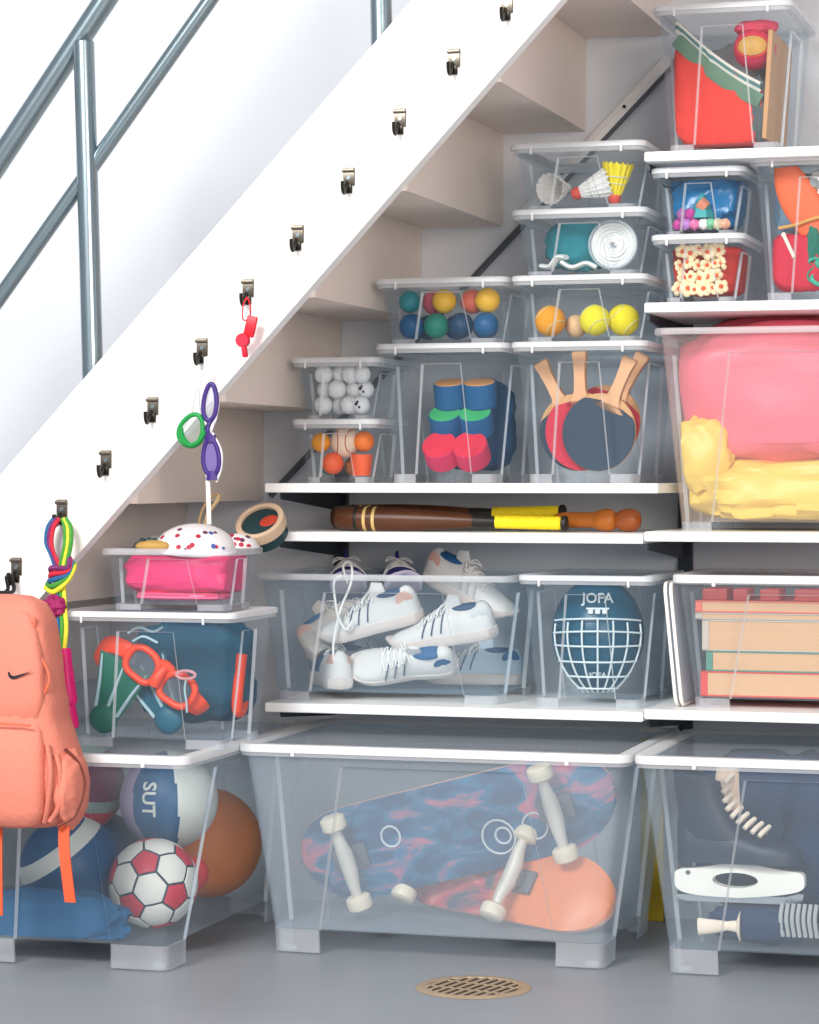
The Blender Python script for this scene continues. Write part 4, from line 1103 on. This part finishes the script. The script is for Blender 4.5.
# --- pink box and what lies on it
B = BX['pink']; F = B.z0+B.zf+B.t
PIV = mat('hot_pink_vinyl', (244, 62, 122), .4, var=.15, bump=.3, bscale=20)
b = MB(); b.ball((0, 0, 0), (.126, .080, .045), 50, 26, lumpy(.10, 2.2, 14), e=.55); o = b.build('inflatable', PIV); p = at(B, .04, 0, .085); p.z = F+.060; o.location = p; bpy.context.view_layer.update(); keep_inside(o, B, .006)
tag(o, 'hot pink inflatable stuffed into the small open box', 'inflatable')
b = MB(); b.ball((0, 0, 0), (.098, .05, .010), 40, 16, lumpy(.10, 3, 15), e=.6); o = b.build('inflatable', mat('pale_pink_vinyl', (246, 110, 150), .4)); p = at(B, .02, 0, .07); p.z = F+.0125; o.location = p; bpy.context.view_layer.update(); keep_inside(o, B)
tag(o, 'pale pink inflatable folded flat at the bottom of the small box', 'inflatable')
def cap(label, loc, r, rot, base, dots, seed):
    t = thing('patterned_cap', label, 'cap', loc, rot, 'patterned caps over the pink box')
    prof = [(r*math.cos(a), r*.62*math.sin(a)) for a in [PI/2*k/12 for k in range(13)]]
    inn = [(q[0]*.96, q[1]*.95) for q in reversed(prof)]
    b = MB(); b.lathe(prof+[], 40); b.build('crown', base, t)
    b = MB(); b.tube([(r*1.0*math.cos(k*PI/16), r*1.0*math.sin(k*PI/16), .001) for k in range(32)], .0032, 8, closed=True); b.build('band', base, t)
    rnd = random.Random(seed)
    for k in range(16):
        az = -PI/2+rnd.uniform(-1.25, 1.25); el = rnd.uniform(.18, 1.1)
        q = Vector((r*math.cos(el)*math.cos(az), r*math.cos(el)*math.sin(az), r*.62*math.sin(el)))
        nrm = Vector((q.x, q.y, q.z/.38)).normalized(); 
        M = nrm.to_track_quat('Z', 'Y').to_matrix().to_4x4(); M.translation = q
        b = MB(); b.lathe([(.0055 if k % 3 else .004, -.001), (.0052 if k % 3 else .0036, .0012), (.0004, .0016)], 10, M); b.build('dot', dots[k % len(dots)], t)
CW = mat('cap_white', (232, 228, 228), .7); DB_ = mat('dot_blue', (70, 96, 160), .6); DR_ = mat('dot_red', (180, 40, 66), .6); DP_ = mat('dot_plum', (110, 50, 84), .6); DG_ = mat('dot_grey', (120, 140, 140), .6)
cap('white cap with red and blue dots on the pink box', at(B, .18, 1.0, .098)+Vector((0, 0, -.004)), .084, (R(8), R(3), R(10)), CW, [DB_, DR_, DR_, DP_], 4)
cap('pale cap with grey dots at the left of the pink box', at(B, -.62, 1.0, .12)+Vector((0, 0, -.004)), .046, (R(6), R(-6), 0), mat('cap_grey', (206, 212, 210), .7), [DG_, mat('dot_teal', (60, 110, 110), .6)], 9)
cap('small white cap with plum dots behind the largest cap', at(B, .80, 1.0, .15)+Vector((0, 0, .004)), .038, (R(6), R(8), 0), CW, [DP_, DR_], 12)
b = MB(); b.ball((0, 0, 0), (.036, .018, .012), 26, 14, lumpy(.1, 2, 2)); o = b.build('cloth', mat('gold_cloth', (190, 150, 80), .7, bump=.2)); o.location = at(B, -.34, 1.0, .022)+Vector((0, 0, .004)); tag(o, 'folded gold cloth in front of the white dotted cap', 'cloth')
b = MB(); b.tube(curve_pts([(-.026, 0, -.040), (-.016, 0, -.005), (.004, .002, .022), (.020, .0, .026), (.017, -.004, .012), (.0, -.004, -.01), (-.012, 0, -.04)], 7), .0052, 10, flat=(1, .6)); o = b.build('strap_loop', mat('tan_strap', (206, 178, 134), .7)); o.location = at(B, .22, 1.0, .165)+Vector((0, 0, .082)); tag(o, 'tan strap loop sticking up behind the dotted cap', 'strap')
t = thing('tambourine', 'round dark green drum with tan rim and red mark beside the shelf end', 'tambourine', (-1.838, 5.122, .862), (R(40), R(-20), R(14)))
b = MB(); b.lathe([(.040, -.034), (.047, -.030), (.047, .010), (.040, .013), (.0005, .014)], 32); b.build('drum_body', mat('dark_green_skin', (26, 60, 66), .5), t)
b = MB(); b.lathe([(.041, .012), (.041, .019), (.046, .022), (.0525, .019), (.0535, .006), (.0525, -.004), (.0475, -.004)], 36); b.build('rim', mat('tan_rim', (216, 186, 156), .6), t)
b = MB(); b.ball((.018, -.006, .0140), (.020, .016, .0025), 20, 10); b.build('red_mark', mat('brick_red', (196, 66, 44), .6), t)

# --- bats
BWOOD = mat('bat_wood', (88, 46, 18), .4, var=.4, scale=14); GY = mat('yellow_grip', (246, 220, 26), .55, bump=.5, bscale=160); BK = mat('black_rubber', (24, 22, 20), .5); OW = mat('orange_wood', (196, 112, 36), .4, var=.35, scale=22); STW = mat('stripe_cream', (206, 176, 110), .6)
MX = Matrix.Rotation(PI/2, 4, 'Y')
def bat(label, x0, y, z, Lx, rot):
    t = thing('bat', label, 'bat', (x0, y, z), rot, 'bats with yellow grips')
    b = MB(); b.lathe([(.0005, 0), (.018, .002), (.0245, .010), (.026, .06), (.0255, Lx*.28), (.022, Lx*.42), (.017, Lx*.54), (.0135, Lx*.60)], 26, MX); b.build('barrel', BWOOD, t)
    b = MB(); b.lathe([(.0137, Lx*.54), (.0135, Lx*.62), (.0115, Lx*.68), (.0105, Lx*.695)], 22, MX); b.build('throat', BK, t)
    b = MB(); pr = [(.0100, Lx*.695)]
    for k in range(14): pr += [(.0145, Lx*(.697+.0198*k)), (.0135, Lx*(.697+.0198*k+.015))]
    b.lathe(pr+[(.010, Lx*.978)], 22, MX); b.build('grip', GY, t)
    b = MB(); b.lathe([(.012, Lx*.974), (.0158, Lx*.979), (.0158, Lx*.996), (.012, Lx), (.0005, Lx)], 22, MX); b.build('end_cap', BK, t)
    for k in range(3):
        xx = .045+.02*k
        b = MB(); b.lathe([(.0259, xx), (.0265, xx+.001), (.0265, xx+.006), (.0259, xx+.007)], 26, MX); b.build('ring', STW if k else BK, t)
    return t
bat('brown wooden bat with yellow grip, rear one of the pair', -1.758, 5.345, .8785, .520, (0, R(-1.5), R(-1)))
bat('brown wooden bat with yellow grip, front one of the pair', -1.722, 5.262, .8785, .505, (0, R(1.0), R(0)))
t = thing('wooden_club', 'turned orange wood club with a round knob on the bat shelf', 'club', (-1.30, 5.31, .8745), (0, R(0), R(0)))
t.location = (-1.235, 5.315, .876)
b = MB(); b.lathe([(.0005, -.02), (.013, -.018), (.0165, 0), (.0165, .06), (.0172, .064), (.021, .071), (.0235, .085), (.023, .098), (.0195, .106), (.014, .110)], 28, MX); b.build('handle', OW, t)
b = MB(); b.lathe([(.0138, .108), (.0165, .112), (.0225, .122), (.0245, .137), (.0225, .151), (.015, .160), (.0005, .163)], 28, MX); b.build('knob', mat('red_wood', (176, 92, 40), .4, var=.35, scale=22), t)

# --- settle everything inside its box: shift each thing by the little it would stick through a wall
def leaves(o):
    r = [o] if o.type == 'MESH' else []
    for c in o.children: r += leaves(c)
    return r
bpy.context.view_layer.update()
OPEN = ('shoe', 'pink', 'bigpink')
for o in list(bpy.data.objects):
    if o.parent or o.get('kind') or o.name.split('.')[0] in ('storage_box', 'shelf_upright', 'box_lid', 'wall_shelf', 'staircase', 'stair_railing', 'brace_bar', 'helmet') or not o.get('label'): continue
    lv = leaves(o)
    if not lv: continue
    pts = [m.matrix_world @ v.co for m in lv for v in m.data.vertices]
    c = sum(pts, Vector())/len(pts)
    for k, B in BX.items():
        if not (abs(c.x-B.xc) < B.w/2 and B.yf < c.y < B.yf+B.d and B.z0 < c.z < B.z0+B.h): continue
        mv = Vector()
        for it in range(3):
            e = dict(L=-9, Rr=-9, F=-9, K=-9, D=-9, T=-9)
            for p in pts:
                q = p+mv
                f = min(1, max(0, (q.z-B.z0-B.zf)/(B.H-B.zf))); kk = B.inset*(1-f)+B.t+B.rec+.0005
                hw, hd, cy = B.bx-kk, B.by-kk, B.yf+B.d/2
                e['L'] = max(e['L'], B.xc-hw-q.x); e['Rr'] = max(e['Rr'], q.x-B.xc-hw); e['F'] = max(e['F'], cy-hd-q.y)
                e['K'] = max(e['K'], q.y-cy-hd); e['D'] = max(e['D'], B.z0+B.zf+B.t+.0004-q.z); e['T'] = max(e['T'], q.z-(B.z0+B.H-.0085))
            for a, b_, ax in (('L', 'Rr', 0), ('F', 'K', 1), ('D', 'T', 2)):
                lo, hi = max(e[a], 0), max(e[b_], 0)
                if ax == 2 and k in OPEN: hi = 0
                mv[ax] += (lo-hi) if not (lo and hi) else (lo-hi)/2
        if mv.length > 1e-5: o.location = o.location+mv
        break
bpy.context.view_layer.update()

# ================================================================ hooks on the string board
HK = [(-1.132, 1.962), (-1.236, 1.865), (-1.341, 1.766), (-1.450, 1.655), (-1.554, 1.544), (-1.659, 1.435), (-1.763, 1.331), (-1.860, 1.216), (-1.965, 1.100), (-2.066, .994), (-2.162, .895), (-2.262, .777)]
HL = ['bare metal hook near the very top of the white stair side', 'metal hook above the red bag box, top of the stair side', 'bare metal hook level with the shuttlecock box lid', 'bare metal hook level with the upper stair treads', 'bare metal hook in the middle of the white stair side',
      'bare metal hook just above the one holding the whistle', 'metal hook holding the red whistle', 'metal hook holding the swimming goggles', 'bare metal hook, first below the goggles hook', 'bare metal hook, second below the goggles hook', 'metal hook holding the rainbow skipping rope', 'metal hook holding the coral backpack']
hk0 = None
for (x, z), lab in list(zip(HK, HL))[1:]:
    loc = (x, SF-.0005, z)
    if hk0 is None:
        hk0 = thing('coat_hook', lab, 'hook', loc, (0, 0, 0), 'metal hooks along the stair side')
        b = MB(); b.box((.001, -.002, .008), (.023, .004, .036), .0015); b.box((0, -.004, .020), (.026, .007, .008), .002); b.build('plate', HOOKMETAL, hk0)
        b = MB(); b.box((-.002, -.003, -.016), (.019, .005, .018), .002)
        b.tube(curve_pts([(-.002, -.004, -.004), (-.003, -.014, -.018), (-.003, -.024, -.024), (-.003, -.030, -.016), (-.003, -.031, -.004)], 5), [.0065]*21, 10, flat=(1, .6)); b.build('hook_arm', HOOKDARK, hk0)
        b = MB(); b.cyl((.001, -.004, .006), (.001, -.0055, .006), .004, seg=12); b.build('screw', STEEL, hk0)
    else: dup(hk0, loc, label=lab)

# --- whistle on its hook
x, z = -1.763, 1.331
t = thing('whistle', 'red whistle and red tag hanging from a hook', 'whistle', (x+.012, SF-.030, z-.022))
WR = mat('whistle_red', (214, 24, 44), .4)
b = MB(); b.tube(curve_pts([(-.003, -.001, .010), (.004, -.003, -.005), (.004, -.004, -.03), (-.010, -.004, -.034), (-.010, -.003, -.006), (-.003, -.001, .010)], 5), .0016, 6); b.build('cord', WR, t)
b = MB(); b.box((.006, -.005, -.048), (.022, .008, .042), .003, Euler((0, R(14), 0)).to_matrix()); b.build('tag', WR, t)
b = MB(); M = Matrix.Translation((-.009, -.008, -.075)) @ Matrix.Rotation(PI/2, 4, 'X')
b.lathe([(.004, -.007), (.0125, -.007), (.014, -.005), (.014, .005), (.0125, .007), (.004, .007)], 22, M); b.box((-.006, -.008, -.092), (.010, .011, .034), .003, Euler((0, R(-8), 0)).to_matrix()); b.build('whistle_body', mat('whistle_crimson', (226, 34, 62), .4), t)

# --- swimming goggles on their hook
x, z = -1.858, 1.216
t = thing('swim_goggles', 'green swimming goggles hanging by a white strap', 'goggles', (x+.016, SF-.030, z-.022))
SWH = mat('strap_white', (218, 214, 222), .5); GGR = mat('goggle_green', (24, 146, 66), .4); GPU = mat('goggle_purple', (62, 40, 120), .4); SYE = mat('strap_yellowish', (226, 226, 150), .5)
b = MB(); b.tube(curve_pts([(-.001, 0, -.016), (-.016, -.006, -.05), (-.026, -.008, -.10), (-.040, -.010, -.125), (-.045, -.010, -.14)], 6), .003, 8); b.tube(curve_pts([(-.001, -.002, -.016), (-.010, -.008, -.05), (-.008, -.010, -.10), (.006, -.010, -.125)], 6), .003, 8); b.build('hanging_strap', SWH, t)
def eyecup(t, c, rx, rz, rot, m, lens):
    M = Matrix.Translation(c) @ Matrix.Rotation(rot, 4, 'Y')
    pts = [M @ Vector((rx*math.cos(a)*(1-.18*math.sin(a)), 0, rz*math.sin(a))) for a in [2*PI*k/28 for k in range(28)]]
    b = MB(); b.tube(pts, .0048, 10, closed=True); b.build('eyecup', m, t)
    pl = [(rx*.92*math.cos(a)*(1-.18*math.sin(a)), rz*.92*math.sin(a)) for a in [2*PI*k/28 for k in range(28)]]
    b = MB(); b.prism(pl, .003, M); b.build('lens', lens, t, smooth=False)
LG = clear_plastic('lens_clear', .15, rgb=(220, 240, 225)); LP = mat('lens_violet', (120, 104, 160), .15)
eyecup(t, (-.024, -.012, -.135), .024, .032, R(24), GGR, LG)
b = MB(); pts = [(-.046, -.012, -.125), (-.042, -.014, -.150), (-.026, -.014, -.166), (-.006, -.014, -.158), (.008, -.012, -.134)]
b.tube(curve_pts(pts, 6), [.0045+.004*math.sin(PI*k/24) for k in range(25)], 10, flat=(1, .7)); b.build('frame', GGR, t)
t = thing('swim_goggles', 'purple swimming goggles hanging lens over lens with white straps', 'goggles', (x+.016, SF-.040, z+.002))
b = MB()
b.tube(curve_pts([(.001, .008, -.016), (.004, 0, -.05), (.006, 0, -.075), (.028, -.002, -.11), (.026, -.002, -.14), (.012, -.002, -.16)], 6), .003, 8)
b.tube(curve_pts([(.003, .006, -.016), (.014, 0, -.05), (.026, 0, -.08), (.032, -.002, -.115), (.018, -.002, -.16), (.006, -.002, -.19), (.004, -.002, -.225), (.010, -.002, -.26)], 6), .0026, 8)
b.tube(curve_pts([(.020, -.002, -.165), (.038, -.002, -.20), (.038, -.002, -.235), (.028, -.002, -.262)], 6), .0026, 8); b.build('hanging_strap', SWH, t)
eyecup(t, (.016, -.004, -.105), .0135, .036, R(4), GPU, clear_plastic('lens_pale', .3, rgb=(235, 235, 245)))
eyecup(t, (.018, -.004, -.212), .0165, .036, R(-3), GPU, LP)
b = MB(); b.tube([(.016, -.004, -.142), (.010, -.006, -.158), (.016, -.004, -.176)], [.004, .005, .004], 10); b.build('nose_bridge', GPU, t)
for q0, q1, r0, r1 in (((.016, -.004, -.170), (.017, -.004, -.184), .012, .012), ((.019, -.004, -.240), (.020, -.004, -.258), .010, .012)):
    b = MB(); b.tube([q0, q1], [r0, r1], 10, flat=(.6, 1)); b.build('end_cap', GPU, t)
b = MB(); b.tube(curve_pts([(.010, -.002, -.258), (.011, -.001, -.29), (.012, 0, -.345)], 6), .0048, 8, flat=(.5, 1)); b.build('strap_tail', mat('strap_cream', (236, 226, 216), .6), t)

# --- skipping rope on its hook
x, z = -2.162, .895
t = thing('skipping_rope', 'rainbow striped skipping rope knotted over a hook, magenta handle', 'skipping rope', (x+.014, SF-.032, z))
cols = [('red', (206, 34, 60)), ('green', (66, 150, 50)), ('blue', (34, 96, 150)), ('yellow', (232, 222, 60)), ('plum', (120, 40, 100))]
def strand(i, ctrl, r=.0048):
    b = MB(); b.tube(curve_pts(ctrl, 7), r, 8); b.build('strand', mat('rope_'+cols[i][0], cols[i][1], .6, bump=.3, bscale=120), t)
for j, i in enumerate((0, 4, 2)):      # left side of the hanging loop
    o_ = .006*j
    strand(i, [(-.004-o_, -.002, -.012), (-.016-o_, -.004, -.03), (-.020-o_*.9, -.006, -.06), (-.013-o_*.5, -.008, -.085), (.004-o_, -.008, -.115), (.010-o_, -.006, -.14)])
for j, i in enumerate((1, 3, 1)):      # right side
    o_ = .006*j
    strand(i, [(.002+o_*.6, -.002, -.012), (.010+o_, -.006, -.03), (.012+o_, -.010, -.06), (.006+o_, -.010, -.09), (.000+o_, -.012, -.12), (.004, -.008, -.14)])
for j, (i, s) in enumerate([(3, 0), (1, .5), (2, 1.0), (0, 1.5), (4, 2.1)]):   # the knot
    strand(i, [(-.030+.004*j, -.012, -.150+.006*j), (-.006, -.024-.003*j, -.146+.012*j-.012), (.022, -.020, -.124+.006*j-.01), (.030-.003*j, -.006, -.106+.004*j), (.012, .002, -.116-.004*j), (-.014, .002, -.138)], .0056)
for j, i in enumerate((3, 1, 2)):      # tail down to the handle
    strand(i, [(.010-.007*j, -.012, -.150), (.022-.008*j, -.034, -.19), (.032-.009*j, -.050, -.23), (.030-.008*j, -.056, -.275)], .0044)
b = MB(); b.ball((.002, -.040, -.188), (.024, .016, .022), 24, 16, lumpy(.35, 3, 5)); b.build('knot_tassel', mat('rope_magenta', (150, 24, 90), .7, bump=.4), t)
MG = mat('handle_magenta', (226, 20, 120), .45)
def hdl(px, py, pz, ln, tilt):
    M = Matrix.Translation((px, py, pz)) @ Matrix.Rotation(tilt, 4, 'Y')
    b = MB(); b.lathe([(.006, 0), (.0125, -.001), (.0135, -.006), (.0135, -.03), (.0155, -.07), (.0165, -ln+.006), (.0150, -ln), (.0005, -ln)], 22, M); b.build('handle', MG, t)
hdl(.030, -.056, -.268, .110, R(-6)); hdl(.016, -.036, -.310, .12, R(-10))

# --- backpack
BX0, BY0, BZ0 = -2.162, 4.545, .302
CO = mat('coral_canvas', (220, 130, 110), .75, var=.10, scale=9, bump=.18, bscale=90); CO2 = mat('coral_webbing', (222, 92, 54), .7, bump=.2, bscale=200); CO3 = mat('coral_piping', (226, 112, 82), .6)
t = thing('backpack', 'coral pink backpack hanging from the lowest hook on the stairs', 'backpack', (BX0, BY0, BZ0)); t.scale = (1, 1, .955)
def sec(z, hw, hd, yo, e=.55, n=40, amp=.004, off=0):
    P = []
    for k in range(n):
        a = 2*PI*k/n; c, s = math.cos(a), math.sin(a)
        q = Vector((hw*math.copysign(abs(c)**e, c), yo+hd*math.copysign(abs(s)**e, s), z))
        q += Vector((c, s, 0))*amp*(noise.noise(Vector((c*1.6, s*1.6, z*16)))+.5*noise.noise(Vector((c*3, s*3, z*34+5))))
        P.append(q)
    return P
tab = [(0, .110, .03), (.004, .130, .045), (.02, .148, .062), (.06, .164, .074), (.11, .166, .078), (.16, .148, .078), (.22, .130, .076), (.30, .120, .072), (.37, .114, .066), (.415, .104, .058), (.445, .086, .046), (.458, .06, .03), (.461, .03, .015)]
def tb(z, i):
    for a, b_ in zip(tab, tab[1:]):
        if a[0] <= z <= b_[0]: return a[i]+(b_[i]-a[i])*(z-a[0])/(b_[0]-a[0])
    return tab[-1][i]
zs = [0, .004, .012, .02]+[.02+.0145*k for k in range(1, 28)]+[.43, .445, .452, .458, .461]
b = MB(); b.loft([sec(z, tb(z, 1), tb(z, 2), 0) for z in sorted(zs)]); b.build('body', CO, t, auto=60)
# front pocket
ptab = [(.004, .085, .010), (.012, .112, .026), (.04, .124, .036), (.10, .126, .040), (.16, .122, .036), (.195, .116, .026), (.212, .106, .012), (.216, .09, .004)]
b = MB(); b.loft([sec(z, w_, d_, -.060, amp=.0035) for z, w_, d_ in ptab]); b.build('front_pocket', CO, t, auto=60)
# upper flap panel standing slightly proud of the body
ftab = [(.205, .090, .016), (.215, .108, .024), (.26, .114, .026), (.33, .112, .025), (.39, .100, .022), (.425, .082, .016), (.438, .062, .006)]
b = MB(); b.loft([sec(z, w_, d_, -.050+.012*max(0, (z-.36)/.08), amp=.003) for z, w_, d_ in ftab]); b.build('upper_panel', CO, t, auto=60)
for sx in (-1, 1):
    b = MB(); pts = []
    for k in range(22):
        z = .20+.22*k/21; pts.append((sx*(.112-.012*math.sin(k*.5)+(-.028*((z-.34)/.08) if z > .34 else 0)), -.050, z))
    b.tube(pts, .0028, 8); b.build('piping', CO3, t)
    # gathered side pocket
    b = MB(); b.ball((sx*.150, -.008, .080), (.028, .058, .078), 36, 28, lumpy(.10, 2.4, 3+sx)); b.build('side_pocket', CO, t, auto=60)
    b = MB(); b.tube(curve_pts([(sx*.152, -.040, .160), (sx*.170, -.020, .130), (sx*.178, -.010, .085), (sx*.168, -.03, .03), (sx*.140, -.05, .008)], 6), .0035, 8); b.build('piping', mat('dark_trim', (120, 60, 48), .6), t)
    for q in range(2):
        b = MB(); b.tube(curve_pts([(sx*(.128+.012*q), -.066+.012*q, .170-.02*q), (sx*(.138+.012*q), -.074+.016*q, .115), (sx*(.130+.016*q), -.070+.014*q, .050), (sx*(.120+.01*q), -.06, .018)], 6), .0075, 8, flat=(1, .7)); b.build('fold', CO, t, auto=60)
# zip line over the pocket, dangling straps
b = MB(); b.tube([(x_, -.0985+.5*x_*x_*1.2, .214-.35*x_*x_) for x_ in [-.105+.21*k/20 for k in range(21)]], .0025, 8); b.build('zip', CO3, t)
for x_, zb, xo in ((.012, -.175, .0), (.150, -.142, .012)):
    b = MB(); pts = curve_pts([(x_-.004, -.03, .012), (x_-.002, -.036, -.03), (x_+xo*.4, -.040, -.08), (x_+xo, -.038, zb)], 6)
    b.tube(pts, .0115, 8, flat=(.16, 1)) if False else None
    rings = []
    for q in pts: rings.append([Vector((q.x-.011, q.y-.0014, q.z)), Vector((q.x+.011, q.y-.0014, q.z)), Vector((q.x+.011, q.y+.0014, q.z)), Vector((q.x-.011, q.y+.0014, q.z))])
    b.loft(rings); b.build('dangling_strap', CO2, t, smooth=False)
# black hanging loop
hx = -2.262-BX0; hy = SF-.031-BY0; hz = (.777-BZ0)/.955
b = MB()
for dx in (-.007, .007):
    b.tube(curve_pts([(hx+dx+.012, .03, .448), (hx+dx+.004, .09, .462), (hx+dx, hy-.006, hz-.045), (hx+dx*.8-.003, hy+.002, hz-.012)], 6), .0042, 8)
b.tube([(hx-.009, hy+.002, hz-.012), (hx+.004, hy+.002, hz-.012)], .0042, 8); b.build('hanging_loop', mat('black_webbing', (24, 24, 26), .7), t)
# small black tick emblem
P = [(-.0225, .004), (-.021, -.002), (-.017, -.0065), (-.011, -.0075), (-.004, -.0055), (.010, .0005), (.026, .0075), (.010, .0035), (-.002, .0005), (-.009, -.0012), (-.0135, -.0012), (-.0165, .0005), (-.0185, .0035), (-.020, .0075), (-.0215, .0065)]
b = MB(); b.prism([(q[0], q[1]) for q in P], .003, Matrix.Translation((.074, -.0752, .306)) @ Matrix.Rotation(R(-2), 4, 'Y'))
b.build('emblem', mat('black_print', (20, 30, 40), .5), t, smooth=False)

# --- drain in the floor
t = thing('floor_drain', 'round brass drain grate set into the grey floor', 'drain', (-1.281, 4.75, 0))
b = MB(); b.lathe([(.088, .0008), (.090, .0035), (.104, .0035), (.110, .0006), (.088, .0004)], 48); b.build('rim', BRASS, t)
b = MB(); b.lathe([(.0885, .0003), (.0885, .0009), (.0005, .0009)], 40); b.build('pit_shade', HOLLOW_SHADE, t)  # flat dark disc, the shade below the grate painted on
for k in range(9):
    x_ = -.076+.019*k; hl = math.sqrt(max(.0895**2-x_*x_, 0)) 
    b = MB(); b.box((x_, 0, .0022), (.0085, 2*hl-.002, .0026), .0006, None); 
    o = b.build('bar', BRASS, t, smooth=False); o.rotation_euler = (0, 0, R(-14))
b = MB()
for s in (-.3, .3): b.box((0, s*.1, .002), (2*math.sqrt(.088**2-(s*.1)**2), .004, .0022), .0005)
o = b.build('cross_bar', BRASS, t, smooth=False); o.rotation_euler = (0, 0, R(-14))

# ================================================================ camera, light, view
cam = bpy.data.cameras.new('camera'); co = bpy.data.objects.new('camera', cam); C.objects.link(co)
co.location = (0, 0, .97); co.rotation_euler = (PI/2, 0, R(16.5))
cam.sensor_fit = 'VERTICAL'; cam.sensor_height = 24; cam.lens = 24*2600/1024; cam.shift_y = -37/1024
cam.clip_start = .05
bpy.context.scene.camera = co

w = bpy.data.worlds.new('daylight_room'); bpy.context.scene.world = w; w.use_nodes = True
bg = w.node_tree.nodes['Background']; bg.inputs[0].default_value = (.80, .88, 1.0, 1); bg.inputs[1].default_value = .44
def area(name, loc, to, size, power, col, sy=None):
    l = bpy.data.lights.new(name, 'AREA'); l.energy = power; l.color = col; l.size = size
    if sy: l.shape = 'RECTANGLE'; l.size_y = sy
    o = bpy.data.objects.new(name, l); C.objects.link(o); o.location = loc
    o.rotation_euler = (Vector(to)-Vector(loc)).to_track_quat('-Z', 'Y').to_euler()
    return o
area('key_area', (-2.6, -.8, 4.1), (-1.6, 5.2, .9), 2.4, 510, (1, .985, .965), 1.8)  # added soft area key, high at the front left, source unseen
area('warm_fill', (1.7, -.2, 1.7), (-1.0, 5.3, .6), 2.0, 165, (1, .87, .77), 1.6)  # added warm fill from the front right, no lamp modelled

sc = bpy.context.scene
sc.view_settings.view_transform = 'Standard'; sc.view_settings.look = 'None'; sc.view_settings.gamma = 1; sc.view_settings.use_curve_mapping = False
sc.view_settings.exposure = 0
sc.cycles.transparent_max_bounces = 40; sc.cycles.max_bounces = 10; sc.cycles.diffuse_bounces = 4; sc.cycles.sample_clamp_indirect = 8
sc.cycles.use_denoising = True
